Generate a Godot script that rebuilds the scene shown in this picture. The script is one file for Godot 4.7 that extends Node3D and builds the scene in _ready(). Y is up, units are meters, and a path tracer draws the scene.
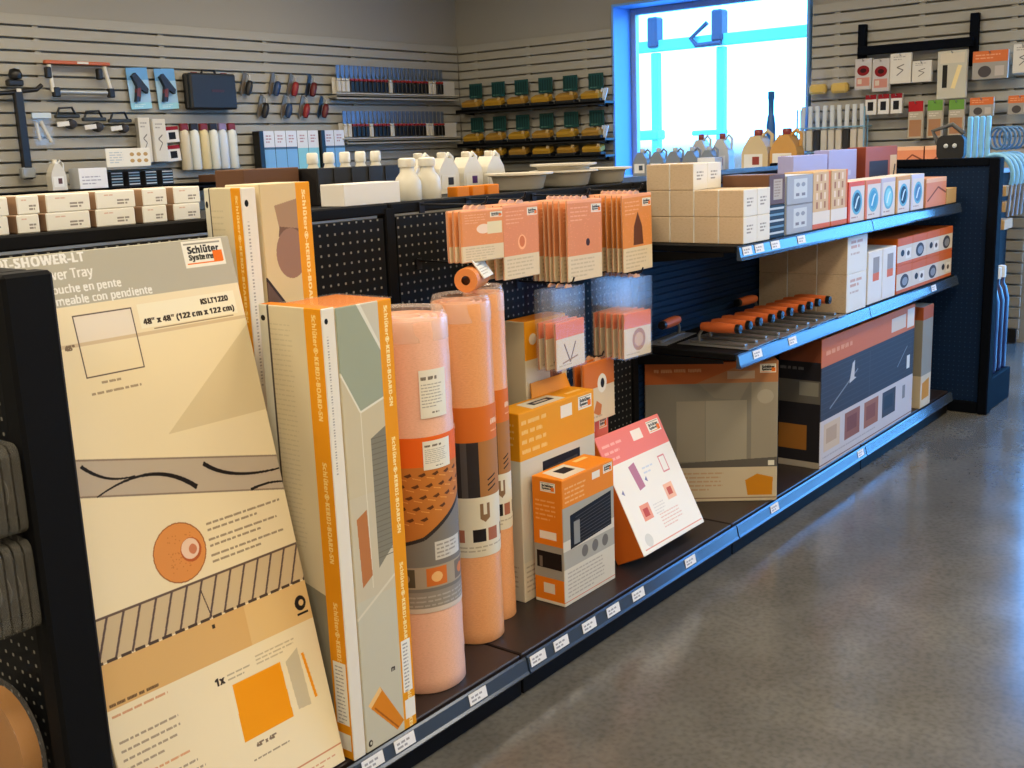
extends Node3D

# ---------------------------------------------------------------- state
var mats := {}
var arts := {}
var sheets: Array = []
var sheet_mats: Array = []
var pack_x := 0
var pack_y := 0
var pack_h := 0
var taken := {}
var cached := {}
var rng := RandomNumberGenerator.new()
var ts: TextServer
var fonts := {}

const DECK := 0.115
const SHELF_HI := 1.085
const SHELF_LO := 0.72
const BACK_Z := -2.06
const FRONT_Z := -1.65
const LEFT_Z := -6.8
const FAR_X := 7.92

# ---------------------------------------------------------------- scene
func _ready():
	rng.seed = 41
	# camera
	var cam := Camera3D.new()
	cam.name = "camera"
	add_child(cam)
	cam.transform = Transform3D(Basis(Vector3(0.61652, -0.03773, 0.78644), Vector3(0.18719, 0.97723, -0.09987), Vector3(-0.76476, 0.20879, 0.60955)).orthonormalized(), Vector3(0, 1.42, 0))
	cam.fov = 38.81
	cam.near = 0.05
	cam.far = 200.0
	cam.current = true
	# sky, seen through the window and the storefront
	var env := Environment.new()
	env.background_mode = Environment.BG_SKY
	var sm := ProceduralSkyMaterial.new()
	sm.sky_top_color = Color(0.30, 0.64, 1.0)
	sm.sky_horizon_color = Color(0.41, 0.73, 1.0)
	sm.ground_horizon_color = Color(0.5, 0.6, 0.68)
	sm.ground_bottom_color = Color(0.4, 0.47, 0.52)
	sm.sky_energy_multiplier = 2.55
	sm.ground_energy_multiplier = 1.0
	sm.sun_angle_max = 0.5
	var sk := Sky.new()
	sk.sky_material = sm
	env.sky = sk
	env.tonemap_mode = Environment.TONE_MAPPER_LINEAR
	env.tonemap_exposure = 1.6
	env.sdfgi_enabled = true
	env.ssao_enabled = true
	env.ssil_enabled = true
	var we := WorldEnvironment.new()
	we.name = "world"
	we.environment = env
	add_child(we)
	# rows of warm ceiling panels
	for px in [-1.7, 0.7, 3.1, 5.5]:
		for pz in [-5.2, -2.9, -0.4, 1.9]:
			ceiling_light(Vector3(px, 3.19, pz))
	ts = TextServerManager.get_primary_interface()
	make_art()
	room()
	outside()
	gondola()
	deck_goods()
	hanging_goods()
	top_shelf_goods()
	low_shelf_goods()
	far_side_goods()
	left_wall_goods()
	far_wall_goods()
	end_goods()
	price_tags()

func ceiling_light(p: Vector3):
	var t = thing("ceiling_light", "white ceiling light panel over %s, %s" % [["the area behind the aisle", "the tray box end", "the middle shelving", "the far shelf end"][clampi(int((p.x + 2.5) / 2.4), 0, 3)], ["along the left slatwall", "behind the shelving run", "above the aisle", "along the right wall"][clampi(int((p.z + 6.3) / 2.35), 0, 3)]], "ceiling light", "ceiling light panels", p)
	var st := start()
	for s in [-1, 1]:
		boxgeo(st, Vector3(s * 0.6, -0.005, 0), Vector3(0.03, 0.03, 0.66), 0.002)
		boxgeo(st, Vector3(0, -0.005, s * 0.315), Vector3(1.17, 0.03, 0.03), 0.002)
	part(t, "frame", st, mat("lamp_frame", Color(0.9, 0.9, 0.88), 0.5))
	st = start()
	boxgeo(st, Vector3(0, -0.002, 0), Vector3(1.17, 0.012, 0.6), 0.001)
	var m := StandardMaterial3D.new()
	if mats.has("lamp_glow"):
		m = mats["lamp_glow"]
	else:
		m.albedo_color = Color(0.95, 0.93, 0.88)
		m.emission_enabled = true
		m.emission = Color(1.0, 0.93, 0.80)
		m.emission_energy_multiplier = 1.4
		mats["lamp_glow"] = m
	part(t, "diffuser", st, m)
	var l := AreaLight3D.new()
	l.name = "panel_light"
	l.area_size = Vector2(1.15, 0.58)
	l.light_color = Color(1.0, 0.925, 0.81)
	l.light_energy = 2.1
	l.area_range = 14.0
	l.shadow_enabled = true
	t.add_child(l)
	l.position = Vector3(0, -0.03, 0)
	l.rotation = Vector3(-PI / 2, 0, 0)

const NTH := ["first", "second", "third", "fourth", "fifth", "sixth", "seventh", "eighth", "ninth", "tenth", "eleventh", "twelfth", "thirteenth", "fourteenth", "fifteenth", "sixteenth", "seventeenth", "eighteenth", "nineteenth", "twentieth"]

func nth(i: int) -> String:
	if i < 20:
		return NTH[i]
	return "twenty-" + NTH[i - 20]

# ---------------------------------------------------------------- tree helpers
func numbered(called: String) -> String:
	if not taken.has(called):
		taken[called] = 0
		return called
	taken[called] += 1
	return "%s_%03d" % [called, taken[called]]

func tag(o: Node, label: String, category: String, group := ""):
	o.set_meta("label", label)
	o.set_meta("category", category)
	if group != "":
		o.set_meta("group", group)

func thing(called: String, label: String, category: String, group := "", at := Vector3.ZERO, turn := Basis()) -> Node3D:
	var o := Node3D.new()
	o.name = numbered(called)
	add_child(o)
	o.transform = Transform3D(turn, at)
	tag(o, label, category, group)
	return o

func part(parent: Node, called: String, geo, m: Material, xf := Transform3D()) -> MeshInstance3D:
	var o := MeshInstance3D.new()
	o.name = called
	if geo is SurfaceTool:
		o.mesh = geo.commit()
	else:
		o.mesh = geo
	if m:
		o.material_override = m
	parent.add_child(o, true)
	o.transform = xf
	return o

func single(called: String, label: String, category: String, group: String, geo, m: Material, at := Vector3.ZERO, turn := Basis()) -> MeshInstance3D:
	var o := MeshInstance3D.new()
	o.name = numbered(called)
	o.mesh = geo.commit() if geo is SurfaceTool else geo
	o.material_override = m
	add_child(o)
	o.transform = Transform3D(turn, at)
	tag(o, label, category, group)
	return o

func struct(called: String, geo, m: Material) -> MeshInstance3D:
	var o := MeshInstance3D.new()
	o.name = called
	o.mesh = geo.commit() if geo is SurfaceTool else geo
	o.material_override = m
	add_child(o)
	o.set_meta("kind", "structure")
	return o

func copy(o: Node3D, label: String, at: Vector3, turn := Basis(), called := "") -> Node3D:
	var c: Node3D = o.duplicate()
	c.name = numbered(called if called != "" else String(o.name).rstrip("_0123456789"))
	add_child(c)
	c.transform = Transform3D(turn, at)
	if label != "":
		c.set_meta("label", label)
	return c

func yaw(a: float) -> Basis:
	return Basis(Vector3.UP, a)

func mat(key: String, col := Color.WHITE, rough := 0.6, metal := 0.0) -> StandardMaterial3D:
	if mats.has(key):
		return mats[key]
	var m := StandardMaterial3D.new()
	m.resource_name = key
	m.albedo_color = col
	m.roughness = rough
	m.metallic = metal
	mats[key] = m
	return m

func clear_plastic(key := "clear_plastic", col := Color(0.97, 0.97, 0.98, 0.05), rough := 0.08) -> StandardMaterial3D:
	if mats.has(key):
		return mats[key]
	var m := mat(key, col, rough)
	m.metallic_specular = 0.3
	m.transparency = BaseMaterial3D.TRANSPARENCY_ALPHA
	return m

# ---------------------------------------------------------------- geometry helpers
func start() -> SurfaceTool:
	var st := SurfaceTool.new()
	st.begin(Mesh.PRIMITIVE_TRIANGLES)
	return st

func tri(st: SurfaceTool, p: Array, n: Array, u: Array):
	# p three points wound either way; the front follows the mean normal
	var g: Vector3 = (p[1] - p[0]).cross(p[2] - p[0])
	var m: Vector3 = n[0] + n[1] + n[2]
	var order := [0, 1, 2] if g.dot(m) < 0.0 else [0, 2, 1]
	for i in order:
		st.set_normal(n[i])
		st.set_uv(u[i])
		st.add_vertex(p[i])

func quad(st: SurfaceTool, a: Vector3, b: Vector3, c: Vector3, d: Vector3, n: Vector3, u := []):
	if u.is_empty():
		u = [Vector2(), Vector2(1, 0), Vector2(1, 1), Vector2(0, 1)]
	tri(st, [a, b, c], [n, n, n], [u[0], u[1], u[2]])
	tri(st, [a, c, d], [n, n, n], [u[0], u[2], u[3]])

# faces: 0 front(+z) 1 back(-z) 2 right(+x) 3 left(-x) 4 top(+y) 5 bottom(-y)
func face_uv(f: int, q: Vector3, r: Rect2) -> Vector2:
	# q in -0.5..0.5 of the whole box
	var u := 0.0
	var v := 0.0
	match f:
		0:
			u = q.x + 0.5; v = 0.5 - q.y
		1:
			u = 0.5 - q.x; v = 0.5 - q.y
		2:
			u = 0.5 - q.z; v = 0.5 - q.y
		3:
			u = q.z + 0.5; v = 0.5 - q.y
		4:
			u = q.x + 0.5; v = q.z + 0.5
		5:
			u = q.x + 0.5; v = 0.5 - q.z
	return r.position + Vector2(clampf(u, 0, 1), clampf(v, 0, 1)) * r.size

func boxgeo(st: SurfaceTool, c: Vector3, s: Vector3, bev := 0.002, basis := Basis(), uvs := []):
	var h := s * 0.5
	var b: float = minf(bev, minf(h.x, minf(h.y, h.z)) * 0.5)
	var dirs := [Vector3(0, 0, 1), Vector3(0, 0, -1), Vector3(1, 0, 0), Vector3(-1, 0, 0), Vector3(0, 1, 0), Vector3(0, -1, 0)]
	var rects: Array = uvs if uvs.size() == 6 else [Rect2(0, 0, 1, 1), Rect2(0, 0, 1, 1), Rect2(0, 0, 1, 1), Rect2(0, 0, 1, 1), Rect2(0, 0, 1, 1), Rect2(0, 0, 1, 1)]
	var corner := func(f: int, sx: int, sy: int, sz: int) -> Vector3:
		var p := Vector3(sx * h.x, sy * h.y, sz * h.z)
		if f != 2 and f != 3: p.x -= sx * b
		if f != 4 and f != 5: p.y -= sy * b
		if f != 0 and f != 1: p.z -= sz * b
		return p
	var put := func(p: Vector3) -> Vector3:
		return c + basis * p
	for f in 6:
		var d: Vector3 = dirs[f]
		var ring := []
		for k in 4:
			var s1: int = [-1, 1, 1, -1][k]
			var s2: int = [-1, -1, 1, 1][k]
			if f < 2: ring.append(corner.call(f, s1, s2, int(d.z)))
			elif f < 4: ring.append(corner.call(f, int(d.x), s1, s2))
			else: ring.append(corner.call(f, s1, int(d.y), s2))
		var uu := []
		for p in ring:
			uu.append(face_uv(f, Vector3(p.x / s.x, p.y / s.y, p.z / s.z), rects[f]))
		quad(st, put.call(ring[0]), put.call(ring[1]), put.call(ring[2]), put.call(ring[3]), basis * d, uu)
	if b <= 0.0:
		return
	for pair in [[0, 2], [0, 3], [1, 2], [1, 3], [0, 4], [0, 5], [1, 4], [1, 5], [2, 4], [2, 5], [3, 4], [3, 5]]:
		var f1: int = pair[0]
		var f2: int = pair[1]
		var d1: Vector3 = dirs[f1]
		var d2: Vector3 = dirs[f2]
		var e := d1 + d2
		var ends := []
		for w in [-1, 1]:
			var sg := Vector3(e.x if e.x != 0 else w, e.y if e.y != 0 else w, e.z if e.z != 0 else w)
			ends.append([corner.call(f1, int(sg.x), int(sg.y), int(sg.z)), corner.call(f2, int(sg.x), int(sg.y), int(sg.z))])
		var u0 := face_uv(f1, Vector3(ends[0][0].x / s.x, ends[0][0].y / s.y, ends[0][0].z / s.z), rects[f1])
		var u1 := face_uv(f1, Vector3(ends[1][0].x / s.x, ends[1][0].y / s.y, ends[1][0].z / s.z), rects[f1])
		quad(st, put.call(ends[0][0]), put.call(ends[1][0]), put.call(ends[1][1]), put.call(ends[0][1]), basis * e.normalized(), [u0, u1, u1, u0])
	for sx in [-1, 1]:
		for sy in [-1, 1]:
			for sz in [-1, 1]:
				var f0: int = 0 if sz > 0 else 1
				var fx: int = 2 if sx > 0 else 3
				var fy: int = 4 if sy > 0 else 5
				var n := basis * Vector3(sx, sy, sz).normalized()
				var p0: Vector3 = corner.call(f0, sx, sy, sz)
				var uv := face_uv(f0, Vector3(p0.x / s.x, p0.y / s.y, p0.z / s.z), rects[f0])
				tri(st, [put.call(p0), put.call(corner.call(fx, sx, sy, sz)), put.call(corner.call(fy, sx, sy, sz))], [n, n, n], [uv, uv, uv])

func tube(st: SurfaceTool, pts: Array, r: float, sides := 8, r_end := -1.0, closed_ends := true):
	if r_end < 0.0:
		r_end = r
	var rings := []
	var up := Vector3.UP
	for i in pts.size():
		var t: Vector3
		if i == 0: t = pts[1] - pts[0]
		elif i == pts.size() - 1: t = pts[i] - pts[i - 1]
		else: t = (pts[i + 1] - pts[i]).normalized() + (pts[i] - pts[i - 1]).normalized()
		t = t.normalized()
		if i == 0 and absf(t.dot(up)) > 0.95:
			up = Vector3.RIGHT
		var a := t.cross(up).normalized()
		if a.length() < 0.5:
			a = Vector3.RIGHT
		up = a.cross(t).normalized()
		var rad := lerpf(r, r_end, float(i) / maxf(1.0, pts.size() - 1))
		var ring := []
		for k in sides:
			var w := TAU * k / sides
			var n := a * cos(w) + up * sin(w)
			ring.append([pts[i] + n * rad, n])
		rings.append(ring)
	for i in rings.size() - 1:
		for k in sides:
			var k2 := (k + 1) % sides
			var A = rings[i][k]
			var B = rings[i][k2]
			var C = rings[i + 1][k2]
			var D = rings[i + 1][k]
			var z := Vector2.ZERO
			tri(st, [A[0], B[0], C[0]], [A[1], B[1], C[1]], [z, z, z])
			tri(st, [A[0], C[0], D[0]], [A[1], C[1], D[1]], [z, z, z])
	if closed_ends:
		for e in [0, rings.size() - 1]:
			var c: Vector3 = pts[e]
			var n: Vector3 = (pts[0] - pts[1]).normalized() if e == 0 else (pts[e] - pts[e - 1]).normalized()
			for k in sides:
				var z := Vector2.ZERO
				tri(st, [c, rings[e][k][0], rings[e][(k + 1) % sides][0]], [n, n, n], [z, z, z])

# profile of (radius, height) from the foot up; uv runs round in u and along the profile height in v
func lathe(st: SurfaceTool, prof: Array, segs := 20, at := Vector3.ZERO, basis := Basis(), rect := Rect2(0, 0, 1, 1), sharp := 0.6, wob := 0.0, from := 0.0, to := TAU):
	var ns := []
	for i in prof.size() - 1:
		var d: Vector2 = prof[i + 1] - prof[i]
		ns.append(Vector2(d.y, -d.x).normalized())
	var y0: float = prof[0].y
	var y1: float = prof[prof.size() - 1].y
	for i in prof.size() - 1:
		var na: Vector2 = ns[i]
		var nb: Vector2 = ns[i]
		if i > 0 and ns[i - 1].dot(ns[i]) > sharp: na = (ns[i - 1] + ns[i]).normalized()
		if i < ns.size() - 1 and ns[i + 1].dot(ns[i]) > sharp: nb = (ns[i + 1] + ns[i]).normalized()
		for k in segs:
			var P := []
			var N := []
			var U := []
			for q in [[0, 0], [0, 1], [1, 1], [1, 0]]:
				var w: float = from + (to - from) * (k + q[1]) / segs
				var pp: Vector2 = prof[i + q[0]]
				var nn: Vector2 = nb if q[0] else na
				var rr: float = pp.x * (1.0 + wob * sin(w * 5.0 + pp.y * 9.0))
				P.append(at + basis * Vector3(rr * cos(w), pp.y, -rr * sin(w)))
				N.append(basis * Vector3(nn.x * cos(w), nn.y, -nn.x * sin(w)))
				U.append(rect.position + Vector2(float(k + q[1]) / segs, 1.0 - (pp.y - y0) / maxf(1e-6, y1 - y0)) * rect.size)
			if prof[i].x > 1e-5:
				tri(st, [P[0], P[1], P[2]], [N[0], N[1], N[2]], [U[0], U[1], U[2]])
			if prof[i + 1].x > 1e-5:
				tri(st, [P[0], P[2], P[3]], [N[0], N[2], N[3]], [U[0], U[2], U[3]])

# a flat outline given depth along z (centred)
func prism(st: SurfaceTool, poly: PackedVector2Array, depth: float, xf := Transform3D()):
	var idx := Geometry2D.triangulate_polygon(poly)
	var z := Vector2.ZERO
	for s in [1, -1]:
		var n: Vector3 = xf.basis * Vector3(0, 0, s)
		for i in range(0, idx.size(), 3):
			var P := []
			for k in 3:
				var p := poly[idx[i + k]]
				P.append(xf * Vector3(p.x, p.y, s * depth * 0.5))
			tri(st, P, [n, n, n], [z, z, z])
	var area := 0.0
	for i in poly.size():
		var a := poly[i]
		var b := poly[(i + 1) % poly.size()]
		area += a.x * b.y - b.x * a.y
	for i in poly.size():
		var a := poly[i]
		var b := poly[(i + 1) % poly.size()]
		var e := (b - a).normalized()
		var n2 := Vector2(e.y, -e.x) * signf(area)
		var n: Vector3 = (xf.basis * Vector3(n2.x, n2.y, 0)).normalized()
		quad(st, xf * Vector3(a.x, a.y, depth / 2), xf * Vector3(b.x, b.y, depth / 2), xf * Vector3(b.x, b.y, -depth / 2), xf * Vector3(a.x, a.y, -depth / 2), n)

func round_rect(w: float, h: float, r: float, steps := 4) -> PackedVector2Array:
	var out := PackedVector2Array()
	for c in [[1, 1, 0.0], [-1, 1, PI / 2], [-1, -1, PI], [1, -1, PI * 1.5]]:
		for k in steps + 1:
			var a: float = c[2] + PI / 2 * k / steps
			out.append(Vector2(c[0] * (w / 2 - r) + cos(a) * r, c[1] * (h / 2 - r) + sin(a) * r))
	return out

# ---------------------------------------------------------------- printing
func sheet(w: int, h: int, col: Color) -> Image:
	var im := Image.create(w, h, false, Image.FORMAT_RGBA8)
	im.fill(col)
	return im

func rect(im: Image, x: float, y: float, w: float, h: float, c: Color):
	im.fill_rect(Rect2i(int(x), int(y), maxi(1, int(w)), maxi(1, int(h))).intersection(Rect2i(0, 0, im.get_width(), im.get_height())), c)

func poly(im: Image, pts: Array, c: Color):
	var y0 := 1e9
	var y1 := -1e9
	for p in pts:
		y0 = minf(y0, p.y)
		y1 = maxf(y1, p.y)
	for y in range(maxi(0, int(y0)), mini(im.get_height() - 1, int(y1)) + 1):
		var xs := []
		for i in pts.size():
			var a: Vector2 = pts[i]
			var b: Vector2 = pts[(i + 1) % pts.size()]
			var yy := y + 0.5
			if (a.y <= yy) != (b.y <= yy):
				xs.append(a.x + (yy - a.y) / (b.y - a.y) * (b.x - a.x))
		xs.sort()
		for k in range(0, xs.size() - 1, 2):
			if xs[k + 1] - xs[k] > 0.3:
				rect(im, roundf(xs[k]), y, maxf(1, roundf(xs[k + 1]) - roundf(xs[k])), 1, c)

func disc(im: Image, cx: float, cy: float, rx: float, ry: float, c: Color):
	var pts := []
	for k in 28:
		pts.append(Vector2(cx + rx * cos(TAU * k / 28), cy + ry * sin(TAU * k / 28)))
	poly(im, pts, c)

func stroke(im: Image, pts: Array, w: float, c: Color, w_end := -1.0):
	for i in pts.size() - 1:
		var a: Vector2 = pts[i]
		var b: Vector2 = pts[i + 1]
		var n := (b - a).orthogonal().normalized() * 0.5
		var wa := w if w_end < 0 else lerpf(w, w_end, float(i) / (pts.size() - 1))
		var wb := w if w_end < 0 else lerpf(w, w_end, float(i + 1) / (pts.size() - 1))
		poly(im, [a + n * wa, b + n * wb, b - n * wb, a - n * wa], c)

func frame(im: Image, x: float, y: float, w: float, h: float, t: float, c: Color):
	rect(im, x, y, w, t, c)
	rect(im, x, y + h - t, w, t, c)
	rect(im, x, y, t, h, c)
	rect(im, x + w - t, y, t, h, c)

func txt(im: Image, x: float, y: float, s: String, size: int, col: Color, bold := true) -> float:
	var key := "b" if bold else "r"
	if not fonts.has(key):
		var f := SystemFont.new()
		f.font_names = PackedStringArray(["Droid Sans"])
		f.font_weight = 700 if bold else 400
		fonts[key] = f
	var rid: RID = fonts[key].get_rids()[0]
	var sz := Vector2i(size, 0)
	for ch in s:
		var g := ts.font_get_glyph_index(rid, size, ch.unicode_at(0), 0)
		ts.font_render_glyph(rid, sz, g)
		var ti := ts.font_get_glyph_texture_idx(rid, sz, g)
		var r := ts.font_get_glyph_uv_rect(rid, sz, g)
		if ti >= 0 and r.size.x >= 1 and r.size.y >= 1:
			var full: Image = ts.font_get_texture_image(rid, sz, ti)
			var m: Image = full.get_region(Rect2i(r))
			m.convert(Image.FORMAT_RGBA8)
			var src := sheet(m.get_width(), m.get_height(), col)
			var off := ts.font_get_glyph_offset(rid, sz, g)
			im.blend_rect_mask(src, m, Rect2i(0, 0, m.get_width(), m.get_height()), Vector2i(int(x + off.x), int(y + off.y)))
		x += ts.font_get_glyph_advance(rid, size, g).x
	return x

# rows of print too small to read
func small_print(im: Image, x: float, y: float, w: float, rows: int, dy: float, hh: float, c: Color, fill := 0.9):
	var bg := im.get_pixel(clampi(int(x), 0, im.get_width() - 1), clampi(int(y), 0, im.get_height() - 1))
	var c2 := bg.lerp(c, 0.8)
	var c3 := bg.lerp(c, 0.5)
	var k1 := maxf(1.0, hh / 4.0)
	for k in rows:
		var xx := x
		var stop := x + w * (fill if k < rows - 1 else fill * 0.7) * rng.randf_range(0.88, 1.0)
		while xx < stop:
			var e := minf(stop, xx + rng.randf_range(6, 20) * k1)
			rect(im, xx, y + k * dy, e - xx, hh, c3)
			while xx < e:
				rect(im, xx, y + k * dy + (0.0 if rng.randf() < 0.4 else hh * 0.3), k1, hh * 0.8, c2)
				xx += 2.2 * k1
			xx = e + 3.0 * k1

func logo(im: Image, x: float, y: float, w: float):
	var h := w * 0.55
	rect(im, x, y, w, h, Color(0.93, 0.91, 0.84))
	rect(im, x + w * 0.05, y + h * 0.09, w * 0.9, h * 0.07, Color(0.62, 0.6, 0.54))
	txt(im, x + w * 0.12, y + h * 0.48, "Schlüter", maxi(6, int(w * 0.2)), Color(0.2, 0.19, 0.17))
	txt(im, x + w * 0.12, y + h * 0.74, "Systems", maxi(6, int(w * 0.17)), Color(0.25, 0.24, 0.2))
	rect(im, x + w * 0.72, y + h * 0.45, w * 0.24, h * 0.42, Color(0.93, 0.45, 0.08))
	rect(im, x + w * 0.06, y + h * 0.84, w * 0.88, h * 0.06, Color(0.93, 0.45, 0.08))

func spine(im: Image, x: int, w: int, h: int, s: String, size: int, col: Color, gap := 40, tcol := Color(0.96, 0.93, 0.86)):
	# a vertical strip of print that reads downwards
	var strip := sheet(h, w, col)
	var xx := 14.0
	while xx < h - 60:
		xx = txt(strip, xx, w * 0.5 + size * 0.35, s, size, tcol) + gap
	strip.rotate_90(CLOCKWISE)
	im.blit_rect(strip, Rect2i(0, 0, w, h), Vector2i(x, 0))

const PLAIN := {
	"cream": Color(0.90, 0.84, 0.70), "white": Color(0.90, 0.89, 0.86), "offwhite": Color(0.86, 0.83, 0.76), "orange": Color(0.86, 0.50, 0.10), "burnt": Color(0.80, 0.40, 0.12),
	"grey": Color(0.62, 0.61, 0.57), "charcoal": Color(0.16, 0.16, 0.18), "kraft": Color(0.66, 0.54, 0.42), "brown": Color(0.42, 0.30, 0.22), "black": Color(0.05, 0.05, 0.06),
	"red": Color(0.72, 0.13, 0.12), "pink": Color(0.90, 0.50, 0.42), "blue": Color(0.35, 0.62, 0.86), "lilac": Color(0.66, 0.66, 0.84), "tan": Color(0.78, 0.64, 0.44), "teal": Color(0.10, 0.26, 0.25),
	"yellow": Color(0.80, 0.62, 0.14), "navy": Color(0.08, 0.12, 0.22), "green": Color(0.35, 0.55, 0.20), "salmon": Color(0.80, 0.58, 0.44), "palegrey": Color(0.76, 0.77, 0.78), "rust": Color(0.55, 0.26, 0.18)}

func new_sheet():
	var im := sheet(2048, 2048, Color(0.8, 0.8, 0.8))
	var i := 0
	for k in PLAIN:
		im.fill_rect(Rect2i(i * 24, 0, 24, 24), PLAIN[k])
		arts[k] = [-1, Rect2((i * 24 + 4) / 2048.0, 4 / 2048.0, 16 / 2048.0, 16 / 2048.0)]
		i += 1
	sheets.append(im)
	sheet_mats.append(null)
	pack_x = 0
	pack_y = 24
	pack_h = 0

func keep(called: String, im: Image):
	var w := im.get_width()
	var h := im.get_height()
	if sheets.is_empty():
		new_sheet()
	if pack_x + w > 2048:
		pack_y += pack_h
		pack_x = 0
		pack_h = 0
	if pack_y + h > 2048:
		new_sheet()
	var n := sheets.size() - 1
	sheets[n].blit_rect(im, Rect2i(0, 0, w, h), Vector2i(pack_x, pack_y))
	arts[called] = [n, Rect2((pack_x + 0.7) / 2048.0, (pack_y + 0.7) / 2048.0, (w - 1.4) / 2048.0, (h - 1.4) / 2048.0)]
	pack_x += w
	pack_h = maxi(pack_h, h)

func art_mat(called: String) -> StandardMaterial3D:
	var n: int = maxi(0, arts[called][0])
	if sheet_mats[n] == null:
		var m := StandardMaterial3D.new()
		m.resource_name = "printed_card_%d" % n
		m.albedo_texture = ImageTexture.create_from_image(sheets[n])
		m.roughness = 0.6
		m.metallic_specular = 0.3
		sheet_mats[n] = m
	return sheet_mats[n]

# a printed box: faces name art cells, "all" is the default. Every cell of one box must lie on one sheet.
func box_mesh(w: float, h: float, d: float, faces: Dictionary, bev := 0.002) -> ArrayMesh:
	var key := "%s|%f|%f|%f" % [str(faces), w, h, d]
	if cached.has(key):
		return cached[key]
	var names := ["front", "back", "right", "left", "top", "bottom"]
	var by_sheet := {}
	var rects := []
	for f in names:
		var a: String = faces.get(f, faces.get("all", "cream"))
		rects.append(arts[a][1])
		if arts[a][0] >= 0:
			by_sheet[arts[a][0]] = true
	if by_sheet.size() > 1:
		print("box over two sheets: ", faces)
	var st := start()
	boxgeo(st, Vector3(0, h / 2, 0), Vector3(w, h, d), bev, Basis(), rects)
	var m := st.commit()
	cached[key] = m
	return m

func carton(called: String, label: String, category: String, group: String, w: float, h: float, d: float, faces: Dictionary, at: Vector3, turn := Basis()) -> MeshInstance3D:
	var any: String = "cream"
	for f in faces:
		if arts[faces[f]][0] >= 0:
			any = faces[f]
	return single(called, label, category, group, box_mesh(w, h, d, faces), art_mat(any), at, turn)

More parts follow.
